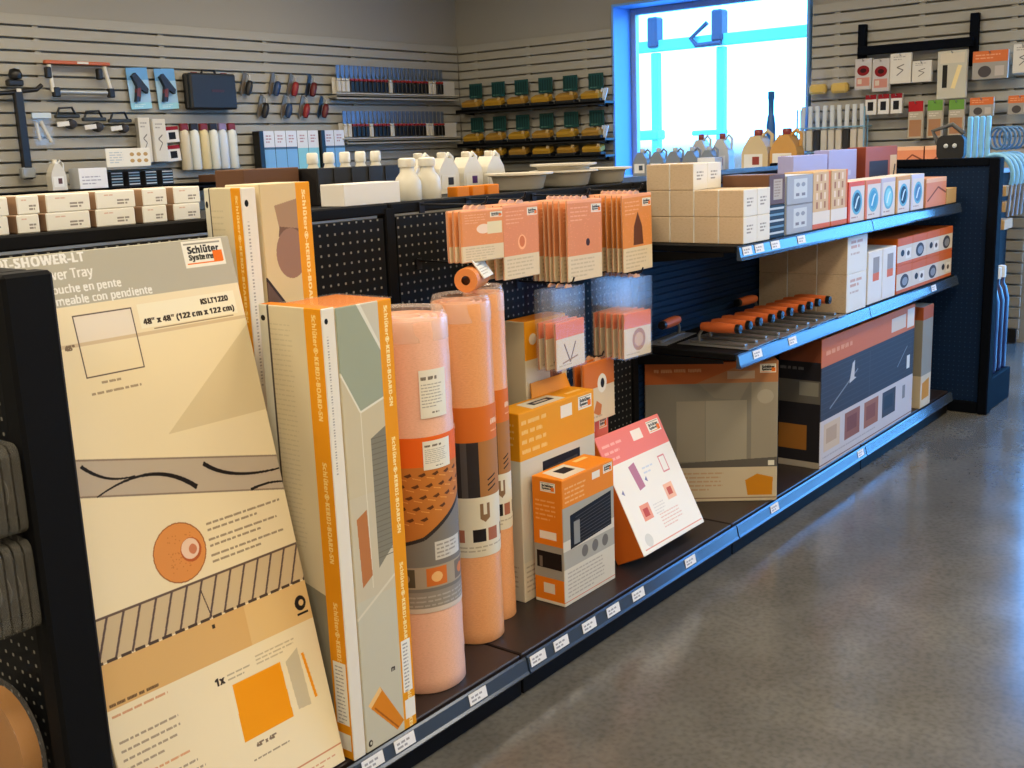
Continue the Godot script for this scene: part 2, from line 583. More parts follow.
# ---------------------------------------------------------------- printed faces
func make_art():
	var cream := Color(0.93, 0.87, 0.72)
	var ink := Color(0.22, 0.18, 0.14)
	var amber := Color(0.91, 0.60, 0.08)
	var white := Color(0.93, 0.92, 0.88)
	# --- tall shower tray box, 875 px to the metre
	var im := sheet(448, 1024, cream)
	rect(im, 0, 0, 448, 89, Color(0.71, 0.69, 0.61))
	txt(im, -42, 19, "KERDI-SHOWER-LT", 22, white)
	txt(im, 45, 44, "Shower Tray", 21, white, false)
	txt(im, -32, 67, "Receveur de douche en pente", 18, white, false)
	txt(im, -8, 86, "Base impermeable con pendiente", 18, white, false)
	logo(im, 342, 4, 88)
	rect(im, 226, 102, 205, 42, Color(0.95, 0.91, 0.79))
	txt(im, 354, 119, "KSLT1220", 14, ink)
	txt(im, 232, 138, "48\" x 48\" (122 cm x 122 cm)", 15, ink)
	rect(im, 250, 146, 170, 2, Color(0.6, 0.52, 0.4))
	rect(im, 0, 150, 448, 6, Color(0.84, 0.75, 0.6))
	poly(im, [Vector2(448, 165), Vector2(448, 330), Vector2(230, 330)], Color(0.86, 0.79, 0.63))
	rect(im, 106, 106, 108, 44, Color(0.91, 0.86, 0.78))
	frame(im, 105, 105, 110, 104, 2, Color(0.35, 0.30, 0.27))
	small_print(im, 130, 218, 60, 1, 6, 4, Color(0.5, 0.42, 0.33))
	small_print(im, 108, 234, 160, 1, 6, 4, Color(0.5, 0.42, 0.33))
	txt(im, 80, 160, "48\"", 12, Color(0.5, 0.42, 0.33))
	# grey band with the curved marks of a drain grate, printed at a slant
	poly(im, [Vector2(0, 322), Vector2(448, 420), Vector2(448, 484), Vector2(0, 382)], Color(0.74, 0.68, 0.60))
	stroke(im, [Vector2(0, 322), Vector2(448, 420)], 3, Color(0.55, 0.49, 0.42))
	stroke(im, [Vector2(0, 382), Vector2(448, 484)], 3, Color(0.55, 0.49, 0.42))
	for c in [[Vector2(60, 345), Vector2(95, 385), Vector2(150, 383), 6.0, 2.0], [Vector2(75, 400), Vector2(190, 360), Vector2(262, 432), 2.0, 9.0], [Vector2(285, 395), Vector2(330, 440), Vector2(448, 444), 8.0, 3.0], [Vector2(372, 466), Vector2(410, 460), Vector2(448, 470), 5.0, 3.0], [Vector2(-10, 350), Vector2(10, 372), Vector2(45, 372), 6.0, 2.0]]:
		var pts := []
		for k in 13:
			var t := k / 12.0
			pts.append(c[0].lerp(c[1], t).lerp(c[1].lerp(c[2], t), t))
		stroke(im, pts, c[3], Color(0.10, 0.08, 0.08), c[4])
	# orange disc with a drain
	disc(im, 200, 532, 53, 52, Color(0.62, 0.38, 0.2))
	disc(im, 200, 532, 51, 50, Color(0.87, 0.57, 0.30))
	for k in 60:
		rect(im, 200 + rng.randf_range(-34, 34), 532 + rng.randf_range(-34, 34), 2, 2, Color(0.78, 0.48, 0.24))
	disc(im, 222, 533, 21, 21, Color(0.72, 0.36, 0.18))
	disc(im, 221, 531, 18, 18, Color(0.93, 0.80, 0.70))
	disc(im, 226, 533, 8, 9, Color(0.80, 0.5, 0.36))
	for k in 3:
		small_print(im, 263 - k * 2, 498 + k * 28, 175, 2, 11, 4, Color(0.45, 0.38, 0.3), 0.98)
	# hatched section
	rect(im, 0, 590, 448, 70, Color(0.80, 0.71, 0.56))
	rect(im, 0, 588, 448, 4, Color(0.40, 0.33, 0.28))
	for k in 16:
		stroke(im, [Vector2(-20 + k * 31, 660), Vector2(12 + k * 31, 591)], 4, Color(0.36, 0.29, 0.27))
	stroke(im, [Vector2(222, 605), Vector2(232, 658)], 2, Color(0.3, 0.24, 0.22))
	for k in 18:
		rect(im, k * 26, 657, 19, 5, Color(0.30, 0.24, 0.2))
	rect(im, 0, 662, 448, 74, Color(0.85, 0.68, 0.43))
	rect(im, 300, 662, 148, 74, Color(0.88, 0.74, 0.50))
	rect(im, 228, 672, 6, 7, ink)
	disc(im, 424, 700, 13, 14, Color(0.12, 0.1, 0.1))
	disc(im, 426, 700, 6, 6, Color(0.88, 0.74, 0.5))
	rect(im, 412, 718, 26, 4, Color(0.12, 0.1, 0.1))
	small_print(im, 12, 727, 150, 1, 6, 5, Color(0.22, 0.15, 0.1), 1.0)
	small_print(im, 12, 746, 160, 1, 6, 4, Color(0.78, 0.48, 0.3), 1.0)
	small_print(im, 14, 790, 120, 4, 15, 4, Color(0.5, 0.43, 0.35), 0.95)
	small_print(im, 14, 856, 190, 1, 6, 4, Color(0.82, 0.5, 0.3), 1.0)
	small_print(im, 14, 876, 150, 8, 15, 4, Color(0.5, 0.43, 0.35), 0.95)
	txt(im, 208, 778, "1x", 19, ink)
	small_print(im, 235, 766, 60, 2, 8, 3, Color(0.6, 0.55, 0.45))
	small_print(im, 300, 756, 110, 3, 7, 3, Color(0.7, 0.63, 0.5))
	poly(im, [Vector2(241, 787), Vector2(350, 787), Vector2(353, 893), Vector2(240, 893)], Color(0.94, 0.60, 0.03))
	poly(im, [Vector2(362, 792), Vector2(394, 776), Vector2(398, 888), Vector2(368, 886)], Color(0.79, 0.74, 0.62))
	poly(im, [Vector2(400, 790), Vector2(406, 790), Vector2(416, 880), Vector2(410, 880)], Color(0.92, 0.58, 0.05))
	txt(im, 262, 912, "48\" x 48\"", 11, Color(0.5, 0.43, 0.35))
	small_print(im, 250, 930, 130, 1, 7, 3, Color(0.45, 0.38, 0.3), 1.0)
	rect(im, 330, 985, 118, 3, Color(0.8, 0.55, 0.4))
	small_print(im, 346, 1000, 90, 2, 8, 3, Color(0.8, 0.5, 0.36))
	keep("tray_front", im)
	# --- side face of the thin board carton: pale text, grey foot, amber margin
	im = sheet(200, 1024, Color(0.84, 0.79, 0.66))
	for k in 46:
		small_print(im, 30, 40 + k * 11, 108, 1, 8, 3, Color(0.76, 0.71, 0.59), 0.96)
	rect(im, 0, 640, 150, 384, Color(0.55, 0.53, 0.46))
	poly(im, [Vector2(0, 600), Vector2(150, 640), Vector2(150, 660), Vector2(0, 660)], Color(0.55, 0.53, 0.46))
	rect(im, 0, 0, 28, 1024, Color(0.86, 0.85, 0.78))
	rect(im, 28, 0, 6, 1024, Color(0.32, 0.29, 0.26))
	disc(im, 14, 30, 7, 6, Color(0.1, 0.1, 0.1))
	spine(im, 146, 54, 1024, "Schlüter®-KERDI-BOARD-SN", 17, amber, 90, Color(0.98, 0.83, 0.52))
	rect(im, 152, 790, 40, 150, white)
	small_print(im, 158, 800, 30, 16, 9, 3, Color(0.5, 0.5, 0.5))
	rect(im, 152, 962, 40, 40, white)
	keep("board_side", im)
	im = sheet(48, 1024, Color(0.91, 0.89, 0.83))
	disc(im, 16, 28, 6, 6, Color(0.05, 0.05, 0.05))
	for k in 50:
		rect(im, 14, 60 + k * 6, 6, 3 if k % 4 else 1, Color(0.66, 0.64, 0.6))
	keep("board_edge", im)
	# --- front of the wide board carton: picture of a tiled shower and bench, amber margin
	im = sheet(200, 1024, Color(0.80, 0.76, 0.65))
	rect(im, 0, 0, 148, 250, Color(0.62, 0.65, 0.56))
	poly(im, [Vector2(0, 140), Vector2(60, 235), Vector2(148, 215), Vector2(148, 420), Vector2(0, 420)], Color(0.80, 0.75, 0.62))
	stroke(im, [Vector2(0, 140), Vector2(62, 235), Vector2(148, 216)], 5, Color(0.9, 0.88, 0.8))
	poly(im, [Vector2(70, 0), Vector2(148, 0), Vector2(148, 110)], Color(0.88, 0.87, 0.8))
	poly(im, [Vector2(84, 0), Vector2(148, 0), Vector2(148, 96)], Color(0.80, 0.78, 0.7))
	stroke(im, [Vector2(62, 235), Vector2(66, 640)], 3, Color(0.88, 0.85, 0.76))
	poly(im, [Vector2(92, 300), Vector2(148, 280), Vector2(148, 560), Vector2(92, 600)], Color(0.52, 0.50, 0.43))
	for k in 24:
		rect(im, 92, 300 + k * 12, 56, 2, Color(0.45, 0.43, 0.37))
	poly(im, [Vector2(22, 470), Vector2(60, 455), Vector2(66, 610), Vector2(28, 630)], Color(0.73, 0.47, 0.27))
	rect(im, 0, 660, 148, 364, Color(0.79, 0.77, 0.68))
	stroke(im, [Vector2(0, 700), Vector2(148, 630)], 6, Color(0.86, 0.83, 0.74))
	poly(im, [Vector2(16, 912), Vector2(64, 880), Vector2(148, 996), Vector2(120, 1010)], Color(0.86, 0.52, 0.12))
	poly(im, [Vector2(16, 912), Vector2(64, 880), Vector2(70, 892), Vector2(26, 922)], Color(0.95, 0.78, 0.5))
	stroke(im, [Vector2(40, 925), Vector2(126, 1006)], 4, Color(0.66, 0.36, 0.08))
	txt(im, 110, 860, "m", 18, ink)
	disc(im, 16, 1004, 8, 8, ink)
	disc(im, 18, 1004, 4, 4, Color(0.79, 0.77, 0.68))
	spine(im, 148, 52, 1024, "Schlüter®-KERDI-BOARD-SN", 17, amber, 70, Color(0.99, 0.88, 0.62))
	rect(im, 154, 800, 36, 130, white)
	small_print(im, 160, 808, 24, 14, 9, 4, Color(0.5, 0.5, 0.5))
	rect(im, 156, 950, 40, 48, white)
	keep("board_front", im)
	# --- rear wide board: brown glove shape over dark tiles
	im = sheet(200, 1024, Color(0.85, 0.76, 0.58))
	poly(im, [Vector2(52, 40), Vector2(140, 30), Vector2(140, 86), Vector2(66, 84)], Color(0.66, 0.53, 0.41))
	poly(im, [Vector2(66, 78), Vector2(140, 84), Vector2(140, 96), Vector2(60, 96)], Color(0.46, 0.35, 0.28))
	disc(im, 106, 128, 60, 46, Color(0.60, 0.46, 0.38))
	poly(im, [Vector2(0, 168), Vector2(90, 236), Vector2(140, 232), Vector2(140, 1024), Vector2(0, 1024)], Color(0.40, 0.31, 0.27))
	stroke(im, [Vector2(0, 168), Vector2(90, 236)], 6, Color(0.20, 0.16, 0.15))
	stroke(im, [Vector2(70, 218), Vector2(120, 268)], 5, Color(0.62, 0.56, 0.5))
	rect(im, 0, 228, 140, 3, Color(0.58, 0.52, 0.46))
	for k in 6:
		rect(im, 0, 330 + k * 60, 140, 3, Color(0.55, 0.49, 0.42))
	rect(im, 70, 300, 3, 700, Color(0.55, 0.49, 0.42))
	spine(im, 140, 60, 1024, "Schlüter®-KERDI-BOARD", 19, amber, 60, Color(0.99, 0.86, 0.6))
	keep("board_rear", im)
	# --- sleeves round the rolls
	im = sheet(512, 400, Color(0.50, 0.48, 0.45))
	rect(im, 0, 0, 512, 66, Color(0.90, 0.40, 0.10))
	poly(im, [Vector2(0, 66), Vector2(512, 66), Vector2(512, 90), Vector2(430, 150), Vector2(330, 225), Vector2(200, 262), Vector2(0, 275)], Color(0.76, 0.47, 0.20))
	for j in 8:
		for k in 20:
			var x := k * 27.0 + (13.0 if j % 2 else 0.0)
			var y := 84.0 + j * 25.0
			if y < 255 - (x - 200) * 0.5 * (1.0 if x > 200 else 0.0) - 8:
				poly(im, [Vector2(x, y), Vector2(x + 13, y - 6), Vector2(x + 16, y), Vector2(x + 8, y + 4)], Color(0.36, 0.21, 0.11))
				stroke(im, [Vector2(x - 10, y + 5), Vector2(x + 6, y + 10)], 2, Color(0.88, 0.62, 0.32))
	stroke(im, [Vector2(512, 92), Vector2(430, 152), Vector2(330, 227), Vector2(200, 264), Vector2(0, 277)], 8, Color(0.2, 0.18, 0.17))
	rect(im, 350, 238, 70, 42, Color(0.82, 0.8, 0.76))
	small_print(im, 354, 244, 60, 4, 9, 4, Color(0.5, 0.48, 0.45))
	rect(im, 0, 292, 512, 50, Color(0.68, 0.62, 0.54))
	for k in 8:
		rect(im, k * 66, 296, 44, 42, [Color(0.35, 0.32, 0.26), Color(0.84, 0.46, 0.2), Color(0.5, 0.45, 0.4), Color(0.72, 0.55, 0.4)][k % 4])
		disc(im, k * 66 + 22, 318, 12, 12, [Color(0.7, 0.6, 0.5), Color(0.95, 0.75, 0.5), Color(0.85, 0.5, 0.3), Color(0.4, 0.3, 0.25)][k % 4])
	rect(im, 0, 350, 512, 50, Color(0.60, 0.57, 0.53))
	small_print(im, 0, 360, 512, 4, 10, 4, Color(0.78, 0.75, 0.7), 1.0)
	rect(im, 0, 388, 512, 12, Color(0.86, 0.80, 0.74))
	keep("roll_sleeve", im)
	im = sheet(400, 400, Color(0.90, 0.86, 0.76))
	rect(im, 0, 0, 400, 92, Color(0.84, 0.44, 0.16))
	for k in 3:
		small_print(im, 24 + k * 140, 38, 90, 1, 8, 14, Color(0.97, 0.9, 0.8), 1.0)
		small_print(im, 24 + k * 140, 68, 80, 1, 8, 4, Color(0.95, 0.75, 0.55))
	rect(im, 0, 92, 400, 146, Color(0.68, 0.47, 0.27))
	for k in 4:
		rect(im, 46 + k * 160, 92, 62, 146, Color(0.20, 0.18, 0.18))
		rect(im, 68 + k * 160, 92, 14, 146, Color(0.34, 0.31, 0.3))
		for j in 3:
			stroke(im, [Vector2(128 + k * 160, 196 + j * 14), Vector2(152 + k * 160, 184 + j * 14)], 4, Color(0.14, 0.1, 0.08))
	for k in 5:
		poly(im, [Vector2(14 + k * 84, 256), Vector2(38 + k * 84, 256), Vector2(38 + k * 84, 296), Vector2(26 + k * 84, 306), Vector2(14 + k * 84, 296)], Color(0.55, 0.42, 0.3))
		rect(im, 22 + k * 84, 256, 9, 30, Color(0.9, 0.86, 0.76))
		rect(im, 8 + k * 80, 324, 30, 34, Color(0.14, 0.12, 0.12))
		rect(im, 44 + k * 80, 324, 26, 34, Color(0.68, 0.42, 0.32))
	small_print(im, 0, 370, 400, 2, 10, 4, Color(0.66, 0.6, 0.5), 1.0)
	keep("thin_sleeve", im)
	im = sheet(128, 170, Color(0.91, 0.90, 0.84))
	small_print(im, 8, 24, 110, 1, 8, 12, ink, 1.0)
	small_print(im, 8, 50, 110, 8, 11, 4, Color(0.55, 0.55, 0.52))
	small_print(im, 50, 148, 60, 1, 8, 6, ink)
	keep("roll_sticker", im)
	# --- orange boxes on the deck
	var box_amber := Color(0.91, 0.61, 0.10)
	im = sheet(300, 420, Color(0.80, 0.78, 0.70))
	rect(im, 0, 0, 300, 104, box_amber)
	for k in 4:
		small_print(im, 10, 18 + k * 21, [150, 110, 140, 140][k], 1, 8, 9, Color(0.96, 0.82, 0.6), 1.0)
	rect(im, 160, 14, 46, 28, Color(0.94, 0.9, 0.82))
	logo(im, 232, 8, 56)
	rect(im, 84, 122, 150, 80, Color(0.10, 0.09, 0.09))
	poly(im, [Vector2(94, 190), Vector2(224, 170), Vector2(224, 136), Vector2(94, 140)], Color(0.28, 0.25, 0.23))
	stroke(im, [Vector2(50, 180), Vector2(76, 210)], 4, Color(0.6, 0.58, 0.5))
	rect(im, 0, 330, 300, 90, Color(0.84, 0.80, 0.70))
	small_print(im, 10, 340, 280, 6, 11, 4, Color(0.62, 0.58, 0.5))
	keep("kit_front", im)
	im = sheet(300, 110, box_amber)
	poly(im, [Vector2(70, 20), Vector2(190, 20), Vector2(190, 100), Vector2(60, 100)], Color(0.86, 0.82, 0.72))
	rect(im, 90, 40, 80, 34, Color(0.12, 0.1, 0.1))
	rect(im, 104, 50, 50, 14, Color(0.75, 0.7, 0.62))
	rect(im, 220, 60, 60, 16, Color(0.97, 0.78, 0.45))
	keep("kit_top", im)
	im = sheet(100, 420, Color(0.80, 0.78, 0.70))
	rect(im, 0, 0, 100, 104, box_amber)
	small_print(im, 12, 24, 76, 5, 14, 5, Color(0.96, 0.82, 0.6))
	small_print(im, 10, 340, 80, 6, 11, 4, Color(0.62, 0.58, 0.5))
	keep("kit_side", im)
	im = sheet(300, 420, Color(0.84, 0.81, 0.73))
	rect(im, 0, 0, 300, 92, Color(0.92, 0.54, 0.14))
	for k in 4:
		small_print(im, 14, 28 + k * 15, 190, 1, 8, 6, Color(0.97, 0.8, 0.62), 0.9)
	rect(im, 170, 16, 46, 24, Color(0.94, 0.9, 0.82))
	logo(im, 236, 8, 54)
	rect(im, 0, 92, 300, 110, Color(0.66, 0.64, 0.58))
	poly(im, [Vector2(40, 124), Vector2(280, 104), Vector2(280, 220), Vector2(40, 236)], Color(0.10, 0.09, 0.09))
	for k in 9:
		stroke(im, [Vector2(70, 226 - k * 11), Vector2(276, 214 - k * 12)], 2, Color(0.36, 0.34, 0.32))
	rect(im, 60, 150, 34, 76, Color(0.56, 0.55, 0.52))
	rect(im, 0, 236, 300, 60, Color(0.68, 0.66, 0.6))
	for k in 3:
		disc(im, 120 + k * 60, 264, 18, 20, Color(0.45, 0.43, 0.4))
	small_print(im, 20, 310, 250, 7, 13, 5, Color(0.62, 0.58, 0.52))
	rect(im, 0, 404, 300, 3, Color(0.8, 0.5, 0.4))
	keep("small_kit_front", im)
	im = sheet(120, 420, Color(0.90, 0.50, 0.10))
	logo(im, 34, 14, 58)
	small_print(im, 12, 74, 96, 5, 15, 6, Color(0.97, 0.75, 0.52))
	rect(im, 26, 176, 66, 26, Color(0.95, 0.9, 0.82))
	rect(im, 0, 222, 120, 110, Color(0.62, 0.6, 0.55))
	rect(im, 12, 244, 98, 56, Color(0.11, 0.09, 0.09))
	rect(im, 22, 262, 12, 36, Color(0.45, 0.4, 0.36))
	rect(im, 0, 408, 120, 12, Color(0.88, 0.84, 0.76))
	rect(im, 36, 350, 44, 34, Color(0.9, 0.86, 0.78))
	keep("small_kit_side", im)
	im = sheet(300, 120, Color(0.93, 0.56, 0.12))
	poly(im, [Vector2(40, 14), Vector2(160, 14), Vector2(150, 110), Vector2(20, 110)], Color(0.88, 0.84, 0.76))
	rect(im, 70, 34, 66, 44, Color(0.12, 0.1, 0.1))
	rect(im, 200, 20, 70, 18, Color(0.98, 0.8, 0.5))
	keep("small_kit_top", im)
	# tall narrow kit behind
	im = sheet(160, 420, Color(0.86, 0.82, 0.72))
	rect(im, 0, 0, 160, 62, box_amber)
	disc(im, 30, 30, 14, 9, Color(0.93, 0.9, 0.82))
	logo(im, 100, 10, 50)
	rect(im, 92, 78, 46, 44, Color(0.62, 0.38, 0.22))
	rect(im, 102, 86, 26, 34, Color(0.48, 0.28, 0.17))
	small_print(im, 10, 230, 140, 10, 13, 5, Color(0.66, 0.6, 0.52))
	keep("tall_kit_front", im)
	# leaning white box with the pink head
	im = sheet(400, 412, Color(0.94, 0.92, 0.87))
	rect(im, 0, 0, 400, 106, Color(0.92, 0.50, 0.45))
	for k in 3:
		small_print(im, 20, 34 + k * 24, [170, 130, 110][k], 1, 8, 9, Color(0.98, 0.78, 0.7), 1.0)
	rect(im, 200, 22, 62, 36, Color(0.95, 0.9, 0.84))
	logo(im, 306, 14, 78)
	poly(im, [Vector2(110, 130), Vector2(150, 122), Vector2(160, 210), Vector2(122, 216)], Color(0.72, 0.48, 0.56))
	frame(im, 290, 136, 42, 60, 5, Color(0.86, 0.56, 0.55))
	small_print(im, 180, 150, 80, 2, 16, 6, Color(0.72, 0.78, 0.86))
	poly(im, [Vector2(170, 190), Vector2(184, 180), Vector2(184, 200)], Color(0.5, 0.5, 0.62))
	poly(im, [Vector2(20, 200), Vector2(34, 190), Vector2(34, 210)], Color(0.5, 0.5, 0.62))
	rect(im, 80, 260, 56, 54, Color(0.90, 0.60, 0.48))
	rect(im, 92, 274, 30, 28, Color(0.76, 0.30, 0.22))
	rect(im, 252, 232, 56, 54, Color(0.93, 0.72, 0.58))
	rect(im, 266, 246, 28, 26, Color(0.78, 0.36, 0.24))
	small_print(im, 156, 276, 80, 4, 10, 4, Color(0.8, 0.78, 0.75))
	small_print(im, 170, 314, 150, 5, 11, 4, Color(0.86, 0.66, 0.58))
	disc(im, 60, 372, 22, 22, Color(0.84, 0.83, 0.78))
	rect(im, 20, 394, 370, 4, Color(0.88, 0.62, 0.52))
	keep("pink_front", im)
	# --- wide grey carton turned on the deck
	im = sheet(420, 440, Color(0.52, 0.50, 0.45))
	rect(im, 0, 0, 420, 66, Color(0.72, 0.38, 0.18))
	small_print(im, 30, 20, 240, 1, 8, 10, Color(0.9, 0.7, 0.5), 1.0)
	poly(im, [Vector2(160, 66), Vector2(420, 66), Vector2(420, 0), Vector2(330, 0), Vector2(230, 40)], Color(0.68, 0.46, 0.3))
	rect(im, 260, 30, 86, 24, Color(0.72, 0.62, 0.52))
	logo(im, 362, 10, 50)
	rect(im, 100, 120, 90, 190, Color(0.60, 0.57, 0.50))
	rect(im, 192, 120, 130, 190, Color(0.63, 0.60, 0.53))
	poly(im, [Vector2(170, 66), Vector2(330, 66), Vector2(300, 120), Vector2(220, 112)], Color(0.56, 0.53, 0.47))
	rect(im, 336, 66, 84, 244, Color(0.60, 0.57, 0.50))
	disc(im, 380, 110, 26, 22, Color(0.66, 0.63, 0.56))
	poly(im, [Vector2(0, 320), Vector2(420, 300), Vector2(420, 330), Vector2(0, 340)], Color(0.38, 0.36, 0.33))
	rect(im, 0, 330, 420, 110, Color(0.80, 0.74, 0.62))
	rect(im, 390, 310, 20, 16, Color(0.9, 0.88, 0.8))
	small_print(im, 80, 346, 200, 5, 13, 5, Color(0.74, 0.56, 0.42), 0.9)
	poly(im, [Vector2(318, 372), Vector2(356, 352), Vector2(406, 364), Vector2(404, 420), Vector2(326, 420)], Color(0.80, 0.52, 0.10))
	rect(im, 0, 426, 420, 4, Color(0.6, 0.5, 0.4))
	keep("grey_front", im)
	# --- long charcoal carton
	im = sheet(700, 340, Color(0.22, 0.21, 0.22))
	rect(im, 0, 0, 700, 74, Color(0.78, 0.42, 0.22))
	small_print(im, 30, 34, 270, 1, 8, 12, Color(0.9, 0.68, 0.5), 1.0)
	rect(im, 500, 20, 120, 40, Color(0.82, 0.76, 0.68))
	rect(im, 632, 10, 60, 56, Color(0.86, 0.82, 0.76))
	for k in 9:
		rect(im, 0, 84 + k * 14, 700, 2, Color(0.27, 0.26, 0.26))
	rect(im, 336, 84, 3, 130, Color(0.30, 0.29, 0.29))
	stroke(im, [Vector2(60, 190), Vector2(250, 118)], 5, Color(0.52, 0.51, 0.5))
	poly(im, [Vector2(190, 148), Vector2(210, 96), Vector2(226, 90), Vector2(224, 136), Vector2(240, 140)], Color(0.78, 0.76, 0.73))
	stroke(im, [Vector2(560, 170), Vector2(640, 120)], 4, Color(0.5, 0.5, 0.5))
	rect(im, 640, 150, 26, 40, Color(0.85, 0.84, 0.8))
	rect(im, 0, 214, 700, 126, Color(0.78, 0.74, 0.72))
	for k in 4:
		rect(im, 24 + k * 140, 226, 108, 74, [Color(0.80, 0.70, 0.58), Color(0.56, 0.34, 0.25), Color(0.60, 0.38, 0.27), Color(0.24, 0.22, 0.22)][k])
		rect(im, 40 + k * 140, 240, 70, 40, [Color(0.72, 0.6, 0.48), Color(0.48, 0.27, 0.2), Color(0.52, 0.3, 0.22), Color(0.18, 0.17, 0.18)][k])
	rect(im, 0, 330, 700, 3, Color(0.5, 0.36, 0.32))
	small_print(im, 20, 312, 560, 1, 8, 4, Color(0.62, 0.57, 0.55), 1.0)
	rect(im, 610, 236, 24, 40, Color(0.5, 0.48, 0.47))
	keep("dark_front", im)
	im = sheet(170, 340, Color(0.15, 0.14, 0.15))
	rect(im, 0, 0, 170, 60, Color(0.50, 0.26, 0.16))
	small_print(im, 6, 74, 150, 1, 8, 8, Color(0.52, 0.5, 0.48), 1.0)
	rect(im, 0, 108, 170, 60, Color(0.40, 0.38, 0.34))
	rect(im, 84, 112, 76, 36, Color(0.56, 0.54, 0.48))
	rect(im, 0, 226, 116, 66, Color(0.62, 0.40, 0.16))
	rect(im, 0, 322, 170, 18, Color(0.68, 0.63, 0.55))
	keep("dark_side", im)
	im = sheet(150, 340, Color(0.56, 0.54, 0.48))
	rect(im, 0, 0, 150, 44, Color(0.66, 0.34, 0.18))
	rect(im, 0, 230, 150, 110, Color(0.80, 0.74, 0.62))
	poly(im, [Vector2(20, 256), Vector2(120, 246), Vector2(126, 310), Vector2(20, 312)], Color(0.78, 0.52, 0.12))
	keep("narrow_front", im)
	# --- kraft cartons, white label
	im = sheet(96, 96, Color(0.80, 0.71, 0.59))
	for k in 500:
		rect(im, rng.randf_range(0, 94), rng.randf_range(0, 94), rng.randf_range(1, 9), 1, Color(0.80, 0.71, 0.59).lerp(Color(0.69, 0.59, 0.48), rng.randf() * 0.5))
	keep("kraft_face", im)
	im = sheet(96, 96, Color(0.90, 0.89, 0.85))
	small_print(im, 22, 30, 46, 3, 12, 6, Color(0.4, 0.38, 0.36), 1.0)
	keep("kraft_label", im)
	im = sheet(96, 96, Color(0.88, 0.88, 0.86))
	small_print(im, 16, 14, 60, 2, 12, 7, Color(0.72, 0.48, 0.40), 1.0)
	small_print(im, 16, 44, 60, 1, 10, 5, Color(0.7, 0.6, 0.55), 1.0)
	keep("kraft_label_red", im)
	more_art()

